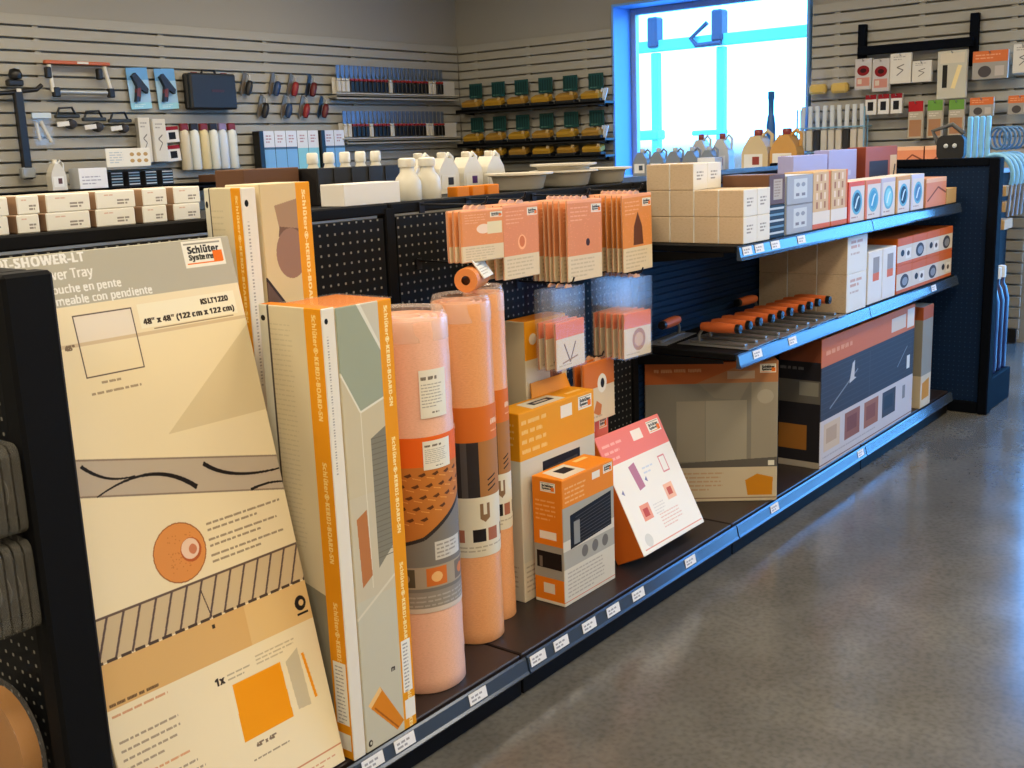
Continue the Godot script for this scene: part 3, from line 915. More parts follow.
func more_art():
	var cream := Color(0.88, 0.80, 0.66)
	var sal := Color(0.88, 0.56, 0.38)
	var im: Image
	for v in 4:
		im = sheet(160, 240, cream)
		rect(im, 0, 0, 160, 164, [sal, Color(0.87, 0.55, 0.36), Color(0.88, 0.56, 0.28), Color(0.89, 0.58, 0.36)][v])
		rect(im, 0, 0, 160, 10, Color(0.94, 0.66, 0.5))
		for k in 90:
			rect(im, rng.randf_range(0, 156), rng.randf_range(10, 160), 3, 2, Color(0.95, 0.62, 0.42))
		small_print(im, 14, 22, 90, 4, 12, 4, Color(0.97, 0.74, 0.58))
		logo(im, 108, 16, 46)
		small_print(im, 14, 174, 132, 5, 12, 5, Color(0.74, 0.66, 0.54))
		match v:
			0:
				disc(im, 82, 124, 18, 24, Color(0.98, 0.72, 0.5))
				disc(im, 82, 122, 12, 18, Color(0.84, 0.46, 0.26))
			1:
				disc(im, 92, 128, 9, 11, Color(0.24, 0.12, 0.08))
			2:
				poly(im, [Vector2(82, 56), Vector2(104, 100), Vector2(110, 158), Vector2(56, 158), Vector2(60, 100)], Color(0.40, 0.22, 0.10))
			3:
				disc(im, 82, 90, 26, 22, Color(0.95, 0.84, 0.74))
				rect(im, 96, 60, 56, 56, Color(0.90, 0.84, 0.68))
		keep("pack_%d" % v, im)
	for v in 3:
		im = sheet(150, 130, cream)
		rect(im, 0, 0, 150, 44 if v < 2 else 56, Color(0.90, 0.48, 0.30) if v < 2 else Color(0.84, 0.46, 0.18))
		match v:
			0:
				stroke(im, [Vector2(40, 60), Vector2(70, 112), Vector2(100, 60)], 5, Color(0.42, 0.3, 0.2))
				stroke(im, [Vector2(30, 112), Vector2(110, 100)], 4, Color(0.62, 0.46, 0.32))
			1:
				disc(im, 80, 80, 36, 32, Color(0.70, 0.50, 0.36))
				disc(im, 80, 80, 24, 20, Color(0.84, 0.68, 0.5))
			2:
				disc(im, 88, 50, 22, 20, Color(0.93, 0.9, 0.82))
				disc(im, 90, 50, 9, 10, Color(0.1, 0.08, 0.08))
				poly(im, [Vector2(44, 108), Vector2(60, 84), Vector2(84, 96), Vector2(76, 120)], Color(0.80, 0.48, 0.26))
		small_print(im, 12, 116, 120, 1, 8, 4, Color(0.7, 0.62, 0.5))
		keep("insert_%d" % v, im)
	# white corner-piece label
	im = sheet(120, 90, Color(0.92, 0.91, 0.86))
	small_print(im, 10, 16, 90, 2, 14, 6, Color(0.25, 0.2, 0.18), 1.0)
	small_print(im, 10, 48, 100, 3, 11, 4, Color(0.6, 0.56, 0.5))
	keep("roll_label", im)
	# oval-window boxes of the top shelf
	for v in 5:
		var bord: Color = [Color(0.86, 0.36, 0.22), Color(0.86, 0.50, 0.36), Color(0.78, 0.74, 0.78), Color(0.84, 0.62, 0.34), Color(0.82, 0.80, 0.86)][v]
		im = sheet(80, 150, Color(0.88, 0.84, 0.80))
		rect(im, 0, 0, 80, 18, bord)
		rect(im, 0, 0, 10, 150, bord)
		disc(im, 42, 78, 26, 46, Color(0.42, 0.68, 0.78))
		disc(im, 42, 78, 18, 36, [Color(0.16, 0.30, 0.40), Color(0.30, 0.60, 0.75), Color(0.55, 0.82, 0.86), Color(0.10, 0.24, 0.34), Color(0.32, 0.5, 0.66)][v])
		stroke(im, [Vector2(34, 100), Vector2(44, 66), Vector2(52, 56)], 7, Color(0.85, 0.92, 0.93))
		small_print(im, 16, 130, 56, 1, 8, 5, Color(0.6, 0.45, 0.4))
		keep("oval_%d" % v, im)
	im = sheet(90, 190, Color(0.84, 0.70, 0.48))
	for k in 12:
		rect(im, 16 + (k % 3) * 20, 10 + (k / 3) * 30, 9, 22, Color(0.66, 0.44, 0.26) if k % 2 else Color(0.92, 0.82, 0.66))
	rect(im, 0, 132, 90, 40, Color(0.90, 0.86, 0.80))
	rect(im, 0, 172, 90, 18, Color(0.84, 0.42, 0.22))
	rect(im, 78, 0, 12, 132, Color(0.86, 0.48, 0.24))
	keep("tan_front", im)
	im = sheet(110, 120, Color(0.66, 0.68, 0.72))
	rect(im, 30, 16, 54, 80, Color(0.80, 0.82, 0.83))
	disc(im, 46, 40, 8, 9, Color(0.58, 0.6, 0.64))
	disc(im, 68, 40, 8, 9, Color(0.58, 0.6, 0.64))
	rect(im, 38, 74, 14, 12, Color(0.5, 0.5, 0.54))
	rect(im, 62, 74, 14, 12, Color(0.5, 0.5, 0.54))
	frame(im, 0, 0, 110, 120, 4, Color(0.56, 0.58, 0.62))
	keep("grey_icon", im)
	im = sheet(110, 120, Color(0.40, 0.30, 0.26))
	rect(im, 30, 20, 60, 80, Color(0.72, 0.66, 0.58))
	small_print(im, 36, 28, 48, 6, 11, 5, Color(0.5, 0.42, 0.36))
	keep("brown_icon", im)
	im = sheet(110, 120, Color(0.14, 0.18, 0.22))
	for k in 5:
		rect(im, 6, 10 + k * 22, 98, 8, Color(0.46, 0.58, 0.66) if k % 2 else Color(0.78, 0.80, 0.82))
	keep("striped_icon", im)
	# orange parts boxes, 4 pictures
	for v in 4:
		im = sheet(120, 120, Color(0.84, 0.80, 0.74))
		rect(im, 0, 0, 120, 34, Color(0.80, 0.40, 0.20))
		rect(im, 0, 104, 120, 16, Color(0.80, 0.40, 0.20))
		if v % 2 == 0:
			disc(im, 62, 70, 34, 30, Color(0.24, 0.24, 0.26))
			disc(im, 66, 72, 22, 18, Color(0.55, 0.56, 0.58))
		else:
			disc(im, 40, 66, 14, 14, Color(0.14, 0.14, 0.16))
			rect(im, 66, 50, 42, 44, Color(0.9, 0.88, 0.84))
			disc(im, 86, 72, 11, 11, Color(0.3, 0.26, 0.26))
		keep("parts_%d" % v, im)
	im = sheet(100, 200, Color(0.88, 0.87, 0.85))
	rect(im, 34, 26, 44, 60, Color(0.60, 0.58, 0.56))
	rect(im, 34, 86, 44, 30, Color(0.84, 0.42, 0.22))
	keep("white_pic", im)
	im = sheet(120, 90, Color(0.88, 0.56, 0.40))
	stroke(im, [Vector2(10, 70), Vector2(70, 30), Vector2(118, 50)], 5, Color(0.5, 0.26, 0.18))
	rect(im, 0, 0, 120, 14, Color(0.93, 0.72, 0.56))
	keep("orange_small", im)
	# white stock boxes with a print line
	im = sheet(160, 60, Color(0.94, 0.93, 0.89))
	small_print(im, 34, 12, 60, 1, 8, 4, Color(0.82, 0.62, 0.52), 1.0)
	small_print(im, 84, 30, 60, 2, 10, 6, Color(0.34, 0.30, 0.28), 1.0)
	keep("stock_label", im)
	# blue carded tool
	im = sheet(110, 200, Color(0.62, 0.78, 0.90))
	rect(im, 0, 0, 110, 60, Color(0.42, 0.64, 0.84))
	rect(im, 0, 168, 110, 32, Color(0.60, 0.82, 0.90))
	small_print(im, 20, 176, 70, 2, 9, 4, Color(0.9, 0.95, 0.97))
	keep("blue_card", im)
	im = sheet(110, 230, Color(0.50, 0.72, 0.90))
	rect(im, 0, 0, 110, 88, Color(0.88, 0.90, 0.93))
	small_print(im, 26, 24, 56, 3, 16, 8, Color(0.62, 0.40, 0.44), 1.0)
	rect(im, 0, 88, 110, 12, Color(0.30, 0.42, 0.55))
	keep("blue_bag", im)
	im = sheet(110, 230, Color(0.56, 0.82, 0.88))
	rect(im, 0, 0, 110, 96, Color(0.90, 0.91, 0.92))
	small_print(im, 26, 24, 56, 3, 16, 8, Color(0.62, 0.40, 0.44), 1.0)
	keep("aqua_bag", im)
	im = sheet(80, 90, Color(0.11, 0.27, 0.26))
	for k in 5:
		rect(im, 8 + k * 14, 12, 6, 60, Color(0.07, 0.17, 0.18))
	small_print(im, 10, 76, 60, 1, 8, 5, Color(0.5, 0.62, 0.55))
	keep("teal_card", im)
	im = sheet(120, 150, Color(0.84, 0.82, 0.77))
	small_print(im, 20, 16, 80, 2, 12, 5, Color(0.5, 0.48, 0.45))
	stroke(im, [Vector2(40, 110), Vector2(76, 84), Vector2(40, 70), Vector2(80, 56)], 5, Color(0.45, 0.43, 0.4))
	keep("white_pack", im)
	im = sheet(100, 170, Color(0.74, 0.72, 0.70))
	disc(im, 50, 66, 36, 28, Color(0.50, 0.08, 0.10))
	disc(im, 50, 66, 18, 12, Color(0.20, 0.04, 0.05))
	rect(im, 12, 104, 76, 46, Color(0.76, 0.52, 0.46))
	rect(im, 18, 112, 24, 26, Color(0.8, 0.74, 0.66))
	keep("red_card", im)
	im = sheet(60, 110, Color(0.86, 0.85, 0.82))
	rect(im, 0, 0, 60, 26, Color(0.55, 0.10, 0.14))
	rect(im, 14, 40, 30, 48, Color(0.10, 0.10, 0.12))
	keep("black_card", im)
	for v in 2:
		im = sheet(80, 180, Color(0.70, 0.66, 0.58))
		rect(im, 0, 0, 80, 50, [Color(0.66, 0.12, 0.14), Color(0.42, 0.60, 0.26)][v])
		rect(im, 8, 90, 64, 80, Color(0.66, 0.48, 0.34))
		small_print(im, 10, 60, 60, 2, 11, 5, Color(0.9, 0.88, 0.8))
		keep("strip_%d" % v, im)
	im = sheet(140, 110, Color(0.62, 0.60, 0.56))
	rect(im, 0, 0, 140, 44, Color(0.84, 0.45, 0.24))
	small_print(im, 12, 14, 110, 2, 12, 5, Color(0.95, 0.75, 0.6), 1.0)
	disc(im, 50, 80, 26, 22, Color(0.30, 0.28, 0.28))
	rect(im, 90, 60, 36, 38, Color(0.74, 0.70, 0.66))
	keep("orange_head", im)
	im = sheet(110, 190, Color(0.76, 0.74, 0.66))
	rect(im, 10, 10, 90, 40, Color(0.82, 0.78, 0.68))
	rect(im, 20, 56, 18, 90, Color(0.14, 0.13, 0.12))
	stroke(im, [Vector2(60, 150), Vector2(84, 60)], 16, Color(0.93, 0.84, 0.60))
	keep("tool_pack", im)
	im = sheet(150, 90, Color(0.68, 0.68, 0.84))
	small_print(im, 20, 30, 100, 2, 16, 7, Color(0.86, 0.86, 0.93), 1.0)
	keep("lilac_face", im)
	im = sheet(120, 130, Color(0.66, 0.36, 0.26))
	rect(im, 14, 30, 70, 84, Color(0.22, 0.20, 0.21))
	rect(im, 92, 20, 26, 100, Color(0.84, 0.74, 0.56))
	stroke(im, [Vector2(98, 100), Vector2(112, 40)], 5, Color(0.2, 0.18, 0.16))
	keep("framed_face", im)
	im = sheet(180, 100, Color(0.90, 0.88, 0.82))
	small_print(im, 14, 20, 64, 5, 13, 6, Color(0.6, 0.66, 0.72), 0.9)
	for k in 6:
		disc(im, 104 + (k % 3) * 28, 34 + (k / 3) * 34, 9, 10, Color(0.72, 0.58, 0.36))
	keep("sign_face", im)
	im = sheet(140, 100, Color(0.90, 0.90, 0.90))
	small_print(im, 14, 40, 100, 3, 16, 6, Color(0.5, 0.5, 0.56), 1.0)
	keep("white_face", im)
	im = sheet(64, 28, Color(0.90, 0.90, 0.90))
	small_print(im, 8, 8, 44, 2, 9, 5, Color(0.4, 0.4, 0.42), 1.0)
	keep("tag_face", im)

# ---------------------------------------------------------------- shell
func noise_tex(sd: int, freq: float, ramp: Array, size := 512, octaves := 5) -> NoiseTexture2D:
	var n := FastNoiseLite.new()
	n.seed = sd
	n.noise_type = FastNoiseLite.TYPE_SIMPLEX_SMOOTH
	n.frequency = freq
	n.fractal_octaves = octaves
	n.fractal_gain = 0.6
	var t := NoiseTexture2D.new()
	t.width = size
	t.height = size
	t.seamless = true
	t.noise = n
	var g := Gradient.new()
	g.offsets = PackedFloat32Array([0.2, 0.5, 0.8])
	g.colors = PackedColorArray(ramp)
	t.color_ramp = g
	return t

func image_mat(key: String, im: Image, per_m: float, rough: float) -> StandardMaterial3D:
	var m := mat(key, Color.WHITE, rough)
	m.albedo_texture = ImageTexture.create_from_image(im)
	m.uv1_triplanar = true
	m.uv1_world_triplanar = true
	m.uv1_scale = Vector3.ONE * per_m
	m.metallic_specular = 0.25
	return m

func room():
	# polished concrete
	var fm := mat("polished_concrete", Color.WHITE, 0.21)
	fm.albedo_texture = noise_tex(7, 0.006, [Color(0.37, 0.36, 0.335), Color(0.395, 0.385, 0.36), Color(0.425, 0.415, 0.385)], 1024, 7)
	fm.uv1_triplanar = true
	fm.uv1_world_triplanar = true
	fm.uv1_scale = Vector3.ONE * 0.35
	fm.detail_enabled = true
	fm.detail_albedo = noise_tex(3, 0.25, [Color(0.88, 0.88, 0.88), Color(0.97, 0.97, 0.96), Color(1, 1, 1)], 512, 2)
	fm.detail_blend_mode = BaseMaterial3D.BLEND_MODE_MUL
	fm.roughness_texture = noise_tex(12, 0.012, [Color(0.7, 0.7, 0.7), Color(0.85, 0.85, 0.85), Color(1, 1, 1)], 512, 4)
	var st := start()
	boxgeo(st, Vector3(2.5, -0.1, -1.9), Vector3(11.4, 0.2, 10.2), 0.0)
	struct("floor", st, fm)
	var paint := mat("wall_paint", Color(0.60, 0.585, 0.54), 0.75)
	st = start()
	boxgeo(st, Vector3(2.5, 3.3, -1.9), Vector3(11.4, 0.2, 10.2), 0.0)
	struct("ceiling", st, mat("ceiling_paint", Color(0.78, 0.77, 0.74), 0.9))
	st = start()
	boxgeo(st, Vector3(2.5, 1.6, LEFT_Z - 0.14), Vector3(11.4, 3.2, 0.2), 0.0)
	var wl := struct("wall_left", st, paint)
	# slats of the slatwall; grooves every 76 mm
	var slat_m := mat("slat_grey", Color(0.63, 0.615, 0.565), 0.6)
	# battens hold the slats clear of the wall
	for k in 12:
		st = start()
		boxgeo(st, Vector3(-2.6 + k * 0.92, 1.19, LEFT_Z - 0.0253), Vector3(0.04, 2.37, 0.029), 0.001)
		part(wl, "batten", st, slat_m)
	var rows := []
	var y := 2.304 - 0.0762 * 30
	while y < 2.35:
		rows.append(y)
		y += 0.0762
	var slat_mesh := slat(10.83)
	for yy in rows:
		part(wl, "slat", slat_mesh, slat_m, Transform3D(Basis(), Vector3(2.5, yy + 0.0381, LEFT_Z - 0.005)))
	# far wall with the shop window and the storefront
	st = start()
	var zz := [[LEFT_Z - 0.24, -5.11, 0.0, 3.2], [-5.11, -3.40, 0.0, 1.0], [-5.11, -3.40, 2.56, 3.2], [-3.40, -1.83, 0.0, 3.2], [-1.83, 2.1, 2.75, 3.2], [2.1, 3.2, 0.0, 3.2]]
	for w in zz:
		boxgeo(st, Vector3(FAR_X + 0.19, (w[2] + w[3]) / 2, (w[0] + w[1]) / 2), Vector3(0.3, w[3] - w[2], w[1] - w[0]), 0.0)
	var wf := struct("wall_far", st, paint)
	for z in [-6.6, -6.0, -5.4, -4.9, -4.25, -3.6, -3.2, -2.6, -2.0]:
		st = start()
		var top := 0.97 if z > -5.1 and z < -3.4 else 2.37
		boxgeo(st, Vector3(FAR_X + 0.0253, top / 2, z), Vector3(0.029, top, 0.04), 0.001)
		part(wf, "batten", st, slat_m)
	for w in [[-6.795, -5.125, 3.0], [-5.12, -3.39, 0.95], [-3.385, -1.86, 3.0]]:
		var sl := slat(w[1] - w[0])
		for yy in rows:
			if yy + 0.07 < w[2]:
				part(wf, "slat", sl, slat_m, Transform3D(yaw(-PI / 2), Vector3(FAR_X + 0.005, yy + 0.0381, (w[0] + w[1]) / 2)))
	st = start()
	boxgeo(st, Vector3(2.5, 1.6, 3.1), Vector3(11.4, 3.2, 0.2), 0.0)
	struct("wall_right", st, mat("pale_paint", Color(0.70, 0.68, 0.63), 0.8))
	st = start()
	boxgeo(st, Vector3(-3.1, 1.6, -1.9), Vector3(0.2, 3.2, 10.2), 0.0)
	struct("wall_back", st, mat("pale_paint"))
	st = start()
	boxgeo(st, Vector3(2.45, 0.05, LEFT_Z + 0.012), Vector3(10.9, 0.1, 0.015), 0.003)
	struct("baseboard_left", st, mat("black_rubber", Color(0.05, 0.05, 0.055), 0.6))
	st = start()
	boxgeo(st, Vector3(FAR_X - 0.012, 0.05, -4.325), Vector3(0.015, 0.1, 4.91), 0.003)
	struct("baseboard_far", st, mat("black_rubber"))
	# window: lining with the blue of daylight mixed into its colour, sash, one large pane
	var tinted_lining := mat("daylight_tinted_lining", Color(0.42, 0.62, 0.84), 0.5)
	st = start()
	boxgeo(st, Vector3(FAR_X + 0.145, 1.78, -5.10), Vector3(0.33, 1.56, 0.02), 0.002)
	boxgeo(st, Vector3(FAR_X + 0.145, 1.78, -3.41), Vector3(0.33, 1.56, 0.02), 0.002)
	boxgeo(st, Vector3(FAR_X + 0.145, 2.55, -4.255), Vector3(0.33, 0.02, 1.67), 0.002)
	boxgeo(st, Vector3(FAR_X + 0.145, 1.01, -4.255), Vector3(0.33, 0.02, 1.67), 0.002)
	var win := struct("window_1", st, tinted_lining)
	st = start()
	for z in [-5.065, -3.445]:
		boxgeo(st, Vector3(FAR_X + 0.27, 1.78, z), Vector3(0.06, 1.52, 0.05), 0.004)
	for yy in [2.515, 1.045]:
		boxgeo(st, Vector3(FAR_X + 0.27, yy, -4.255), Vector3(0.06, 0.05, 1.57), 0.004)
	part(win, "sash", st, mat("sash_metal", Color(0.55, 0.62, 0.68), 0.35, 0.3))
	st = start()
	boxgeo(st, Vector3(FAR_X + 0.27, 1.78, -4.255), Vector3(0.006, 1.43, 1.575), 0.0)
	part(win, "pane", st, glass())
	# glazed storefront further along the same wall, outside the picture
	st = start()
	for z in [-1.80, -0.51, 0.78, 2.07]:
		boxgeo(st, Vector3(FAR_X + 0.2, 1.375, z), Vector3(0.1, 2.75, 0.06), 0.003)
	for yy in [0.03, 2.2, 2.72]:
		for k in 3:
			boxgeo(st, Vector3(FAR_X + 0.2, yy, -1.155 + 1.29 * k), Vector3(0.1, 0.06, 1.23), 0.003)
	var sf := struct("window_2", st, mat("dark_metal", Color(0.08, 0.085, 0.09), 0.4, 0.6))
	for k in 3:
		for yy in [[0.06, 2.17], [2.23, 2.69]]:
			st = start()
			boxgeo(st, Vector3(FAR_X + 0.2, (yy[0] + yy[1]) / 2, -1.155 + 1.29 * k), Vector3(0.006, yy[1] - yy[0], 1.23), 0.0)
			part(sf, "pane", st, glass())

func glass() -> StandardMaterial3D:
	return clear_plastic("window_glass", Color(1, 1, 1, 0.04), 0.0)

func slat(l: float) -> ArrayMesh:
	var key := "slat%f" % l
	if not cached.has(key):
		var st := start()
		# shallow board with a lipped top edge
		boxgeo(st, Vector3(0, 0, 0), Vector3(l, 0.064, 0.011), 0.003)
		cached[key] = st.commit()
	return cached[key]

func outside():
	var st := start()
	boxgeo(st, Vector3(30, -0.25, 0), Vector3(43, 0.1, 120), 0.0)
	var g := struct("ground_outside", st, mat("pavement", Color(0.66, 0.66, 0.64), 0.85))
	g.set_meta("label", "pale pavement outside the shop")
	# covered walkway: posts with dark fittings and a beam across
	var steel := mat("painted_steel", Color(0.42, 0.74, 0.72), 0.5)
	var dark := mat("dark_fitting", Color(0.03, 0.12, 0.22), 0.5)
	var t = thing("walkway_canopy", "pale steel walkway frame outside the shop window", "canopy", "", Vector3(12.2, -0.2, -6.9))
	st = start()
	boxgeo(st, Vector3(0, 2.82, 0.4), Vector3(0.12, 0.13, 5.6), 0.01)
	part(t, "beam", st, steel)
	for z in [-0.34, 0.56]:
		st = start()
		boxgeo(st, Vector3(0, 1.37, z), Vector3(0.10, 2.74, 0.10), 0.01)
		part(t, "post", st, steel)
	for z in [-0.34, 0.54]:
		st = start()
		boxgeo(st, Vector3(-0.02, 2.98, z), Vector3(0.18, 0.36, 0.14), 0.02)
		part(t, "lamp_housing", st, dark)
	st = start()
	tube(st, [Vector3(-0.1, 2.78, 0.6), Vector3(-0.1, 2.77, 0.28), Vector3(-0.1, 2.86, 0.2), Vector3(-0.1, 3.02, 0.42)], 0.03, 8)
	part(t, "bracket", st, dark)
	st = start()
	boxgeo(st, Vector3(0, 1.75, -0.44), Vector3(0.2, 0.12, 0.34), 0.02)
	part(t, "planter", st, steel)
	st = start()
	boxgeo(st, Vector3(0, 1.75, 0.40), Vector3(0.15, 0.06, 0.42), 0.015)
	part(t, "rail", st, steel)

# ---------------------------------------------------------------- the long shelving run
func gondola():
	var black := mat("black_steel", Color(0.06, 0.062, 0.07), 0.6)
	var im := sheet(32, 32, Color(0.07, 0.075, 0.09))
	disc(im, 16, 16, 4.4, 4.4, Color(0.52, 0.51, 0.48))  # hole drawn as a pale dot: light from behind painted into the colour
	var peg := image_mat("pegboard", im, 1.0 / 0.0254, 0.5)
	var slot := mat("navy_panel", Color(0.07, 0.17, 0.30), 0.55)
	slot.metallic_specular = 0.25
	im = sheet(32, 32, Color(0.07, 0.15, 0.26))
	disc(im, 16, 16, 4.2, 4.2, Color(0.14, 0.24, 0.36))  # paler dots again paint in the light showing through the holes
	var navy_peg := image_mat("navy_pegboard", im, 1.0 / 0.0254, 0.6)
	black.metallic_specular = 0.22
	var rail_m := mat("price_rail", Color(0.24, 0.29, 0.36), 0.18)
	rail_m.metallic = 0.22
	var g = thing("gondola_shelving", "long black steel shelving run beside the concrete aisle", "shelving")
	var xs := [0.885, 2.09, 3.30, 4.515, 5.735]
	for i in 4:
		var x0: float = xs[i] + 0.004
		var x1: float = xs[i + 1] - 0.004
		var xc := (x0 + x1) / 2
		var w := x1 - x0
		var st := start()
		boxgeo(st, Vector3(xc, DECK - 0.012, (FRONT_Z + BACK_Z) / 2 - 0.006), Vector3(w, 0.024, FRONT_Z - BACK_Z - 0.03), 0.003)
		part(g, "base_deck", st, mat("deck_brown_black", Color(0.15, 0.12, 0.115), 0.4))
		st = start()
		boxgeo(st, Vector3(xc, 0.04, FRONT_Z - 0.03), Vector3(w, 0.08, 0.02), 0.002)
		part(g, "kick_plate", st, black)
		# price channel along the deck edge, leaning back a little
		st = start()
		rail_profile(st, w)
		part(g, "price_rail", st, rail_m, Transform3D(Basis(), Vector3(xc, DECK - 0.0085, FRONT_Z - 0.01)))
		for side in [1, -1]:
			st = start()
			if i < 2:
				boxgeo(st, Vector3(xc, 0.69, BACK_Z - 0.012 + side * 0.0075), Vector3(w - 0.04, 1.14, 0.012), 0.001)
			else:
				# sheet pressed into horizontal ribs
				boxgeo(st, Vector3(xc, 0.69, BACK_Z - 0.012 + side * 0.004), Vector3(w - 0.04, 1.14, 0.006), 0.0)
				for k in 45:
					boxgeo(st, Vector3(xc, 0.135 + k * 0.0254, BACK_Z - 0.012 + side * 0.010), Vector3(w - 0.04, 0.019, 0.007), 0.003)
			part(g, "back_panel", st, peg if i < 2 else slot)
		st = start()
		boxgeo(st, Vector3(xc, 1.283, BACK_Z - 0.012), Vector3(w, 0.03, 0.03), 0.004)
		part(g, "top_cap", st, black)
		# shelf of the far side
		st = start()
		boxgeo(st, Vector3(xc, 1.284, BACK_Z - 0.24), Vector3(w, 0.02, 0.40), 0.003)
		part(g, "rear_shelf", st, black)
		st = start()
		boxgeo(st, Vector3(xc, 0.06, BACK_Z - 0.24), Vector3(w, 0.11, 0.40), 0.003)
		part(g, "rear_deck", st, black)
		if i >= 2:
			for yy in [SHELF_HI, SHELF_LO]:
				st = start()
				boxgeo(st, Vector3(xc, yy - 0.012, (FRONT_Z + BACK_Z) / 2 - 0.004), Vector3(w, 0.024, FRONT_Z - BACK_Z - 0.024), 0.003)
				var sh := part(g, "shelf", st, black)
				st = start()
				rail_profile(st, w)
				part(sh, "price_rail", st, rail_m, Transform3D(Basis(), Vector3(xc, yy - 0.0085, FRONT_Z - 0.01)))
				for e in [x0 + 0.004, x1 - 0.004]:
					st = start()
					prism(st, PackedVector2Array([Vector2(0, 0), Vector2(0.34, 0), Vector2(0.34, -0.012), Vector2(0, -0.045)]), 0.004, Transform3D(yaw(-PI / 2), Vector3(e, yy - 0.026, BACK_Z + 0.01)))
					part(sh, "bracket", st, black)
	for i in 5:
		var st := start()
		boxgeo(st, Vector3(clampf(xs[i], 0.905, 5.715), 0.65, BACK_Z - 0.012), Vector3(0.036, 1.27, 0.036), 0.003)
		part(g, "upright", st, black)
	# end frames
	var e1 = thing("pegboard_stand", "black pegboard end frame hung with clear packs, beside the tall tray box", "display panel", "", Vector3(0.842, 0, -2.09))
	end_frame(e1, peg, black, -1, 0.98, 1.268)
	var e2 = thing("pegboard_stand", "dark navy pegboard end frame at the far end of the shelving", "display panel", "", Vector3(5.80, 0, -2.09))
	var navy := mat("navy_black_steel", Color(0.04, 0.055, 0.085), 0.75)
	navy.metallic_specular = 0.15
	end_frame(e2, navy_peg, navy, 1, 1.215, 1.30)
	var st2 := start()
	boxgeo(st2, Vector3(0.24, 0.085, 0), Vector3(0.40, 0.17, 1.19), 0.004)
	part(e2, "base_deck", st2, navy)

func rail_profile(st: SurfaceTool, w: float):
	# cross-section in (z, y): flat channel facing out and up, lip above and below
	prism(st, PackedVector2Array([Vector2(0.0, 0.004), Vector2(0.004, 0.007), Vector2(0.008, 0.002), Vector2(0.015, -0.030), Vector2(0.020, -0.036), Vector2(0.017, -0.041), Vector2(0.0, -0.041)]), w, Transform3D(Basis(Vector3(0, 0, 1), Vector3(0, 1, 0), Vector3(-1, 0, 0)), Vector3.ZERO))

func end_frame(t: Node3D, face: Material, steel: Material, side: int, w: float, h: float):
	var st := start()
	boxgeo(st, Vector3(-side * 0.0, h / 2 + 0.02, 0), Vector3(0.03, h - 0.08, w - 0.1), 0.002)
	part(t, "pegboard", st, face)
	for s in [-1, 1]:
		st = start()
		boxgeo(st, Vector3(0, h / 2, s * (w / 2 - 0.025)), Vector3(0.083, h, 0.05), 0.006)
		part(t, "upright", st, steel)
	st = start()
	boxgeo(st, Vector3(0, h - 0.02, 0), Vector3(0.06, 0.04, w - 0.1), 0.004)
	part(t, "top_rail", st, steel)
	st = start()
	boxgeo(st, Vector3(0, 0.03, 0), Vector3(0.06, 0.06, w - 0.1), 0.004)
	part(t, "foot_rail", st, steel)

# ---------------------------------------------------------------- goods on the deck
func lean(angle: float) -> Basis:
	return Basis(Vector3.RIGHT, -angle)

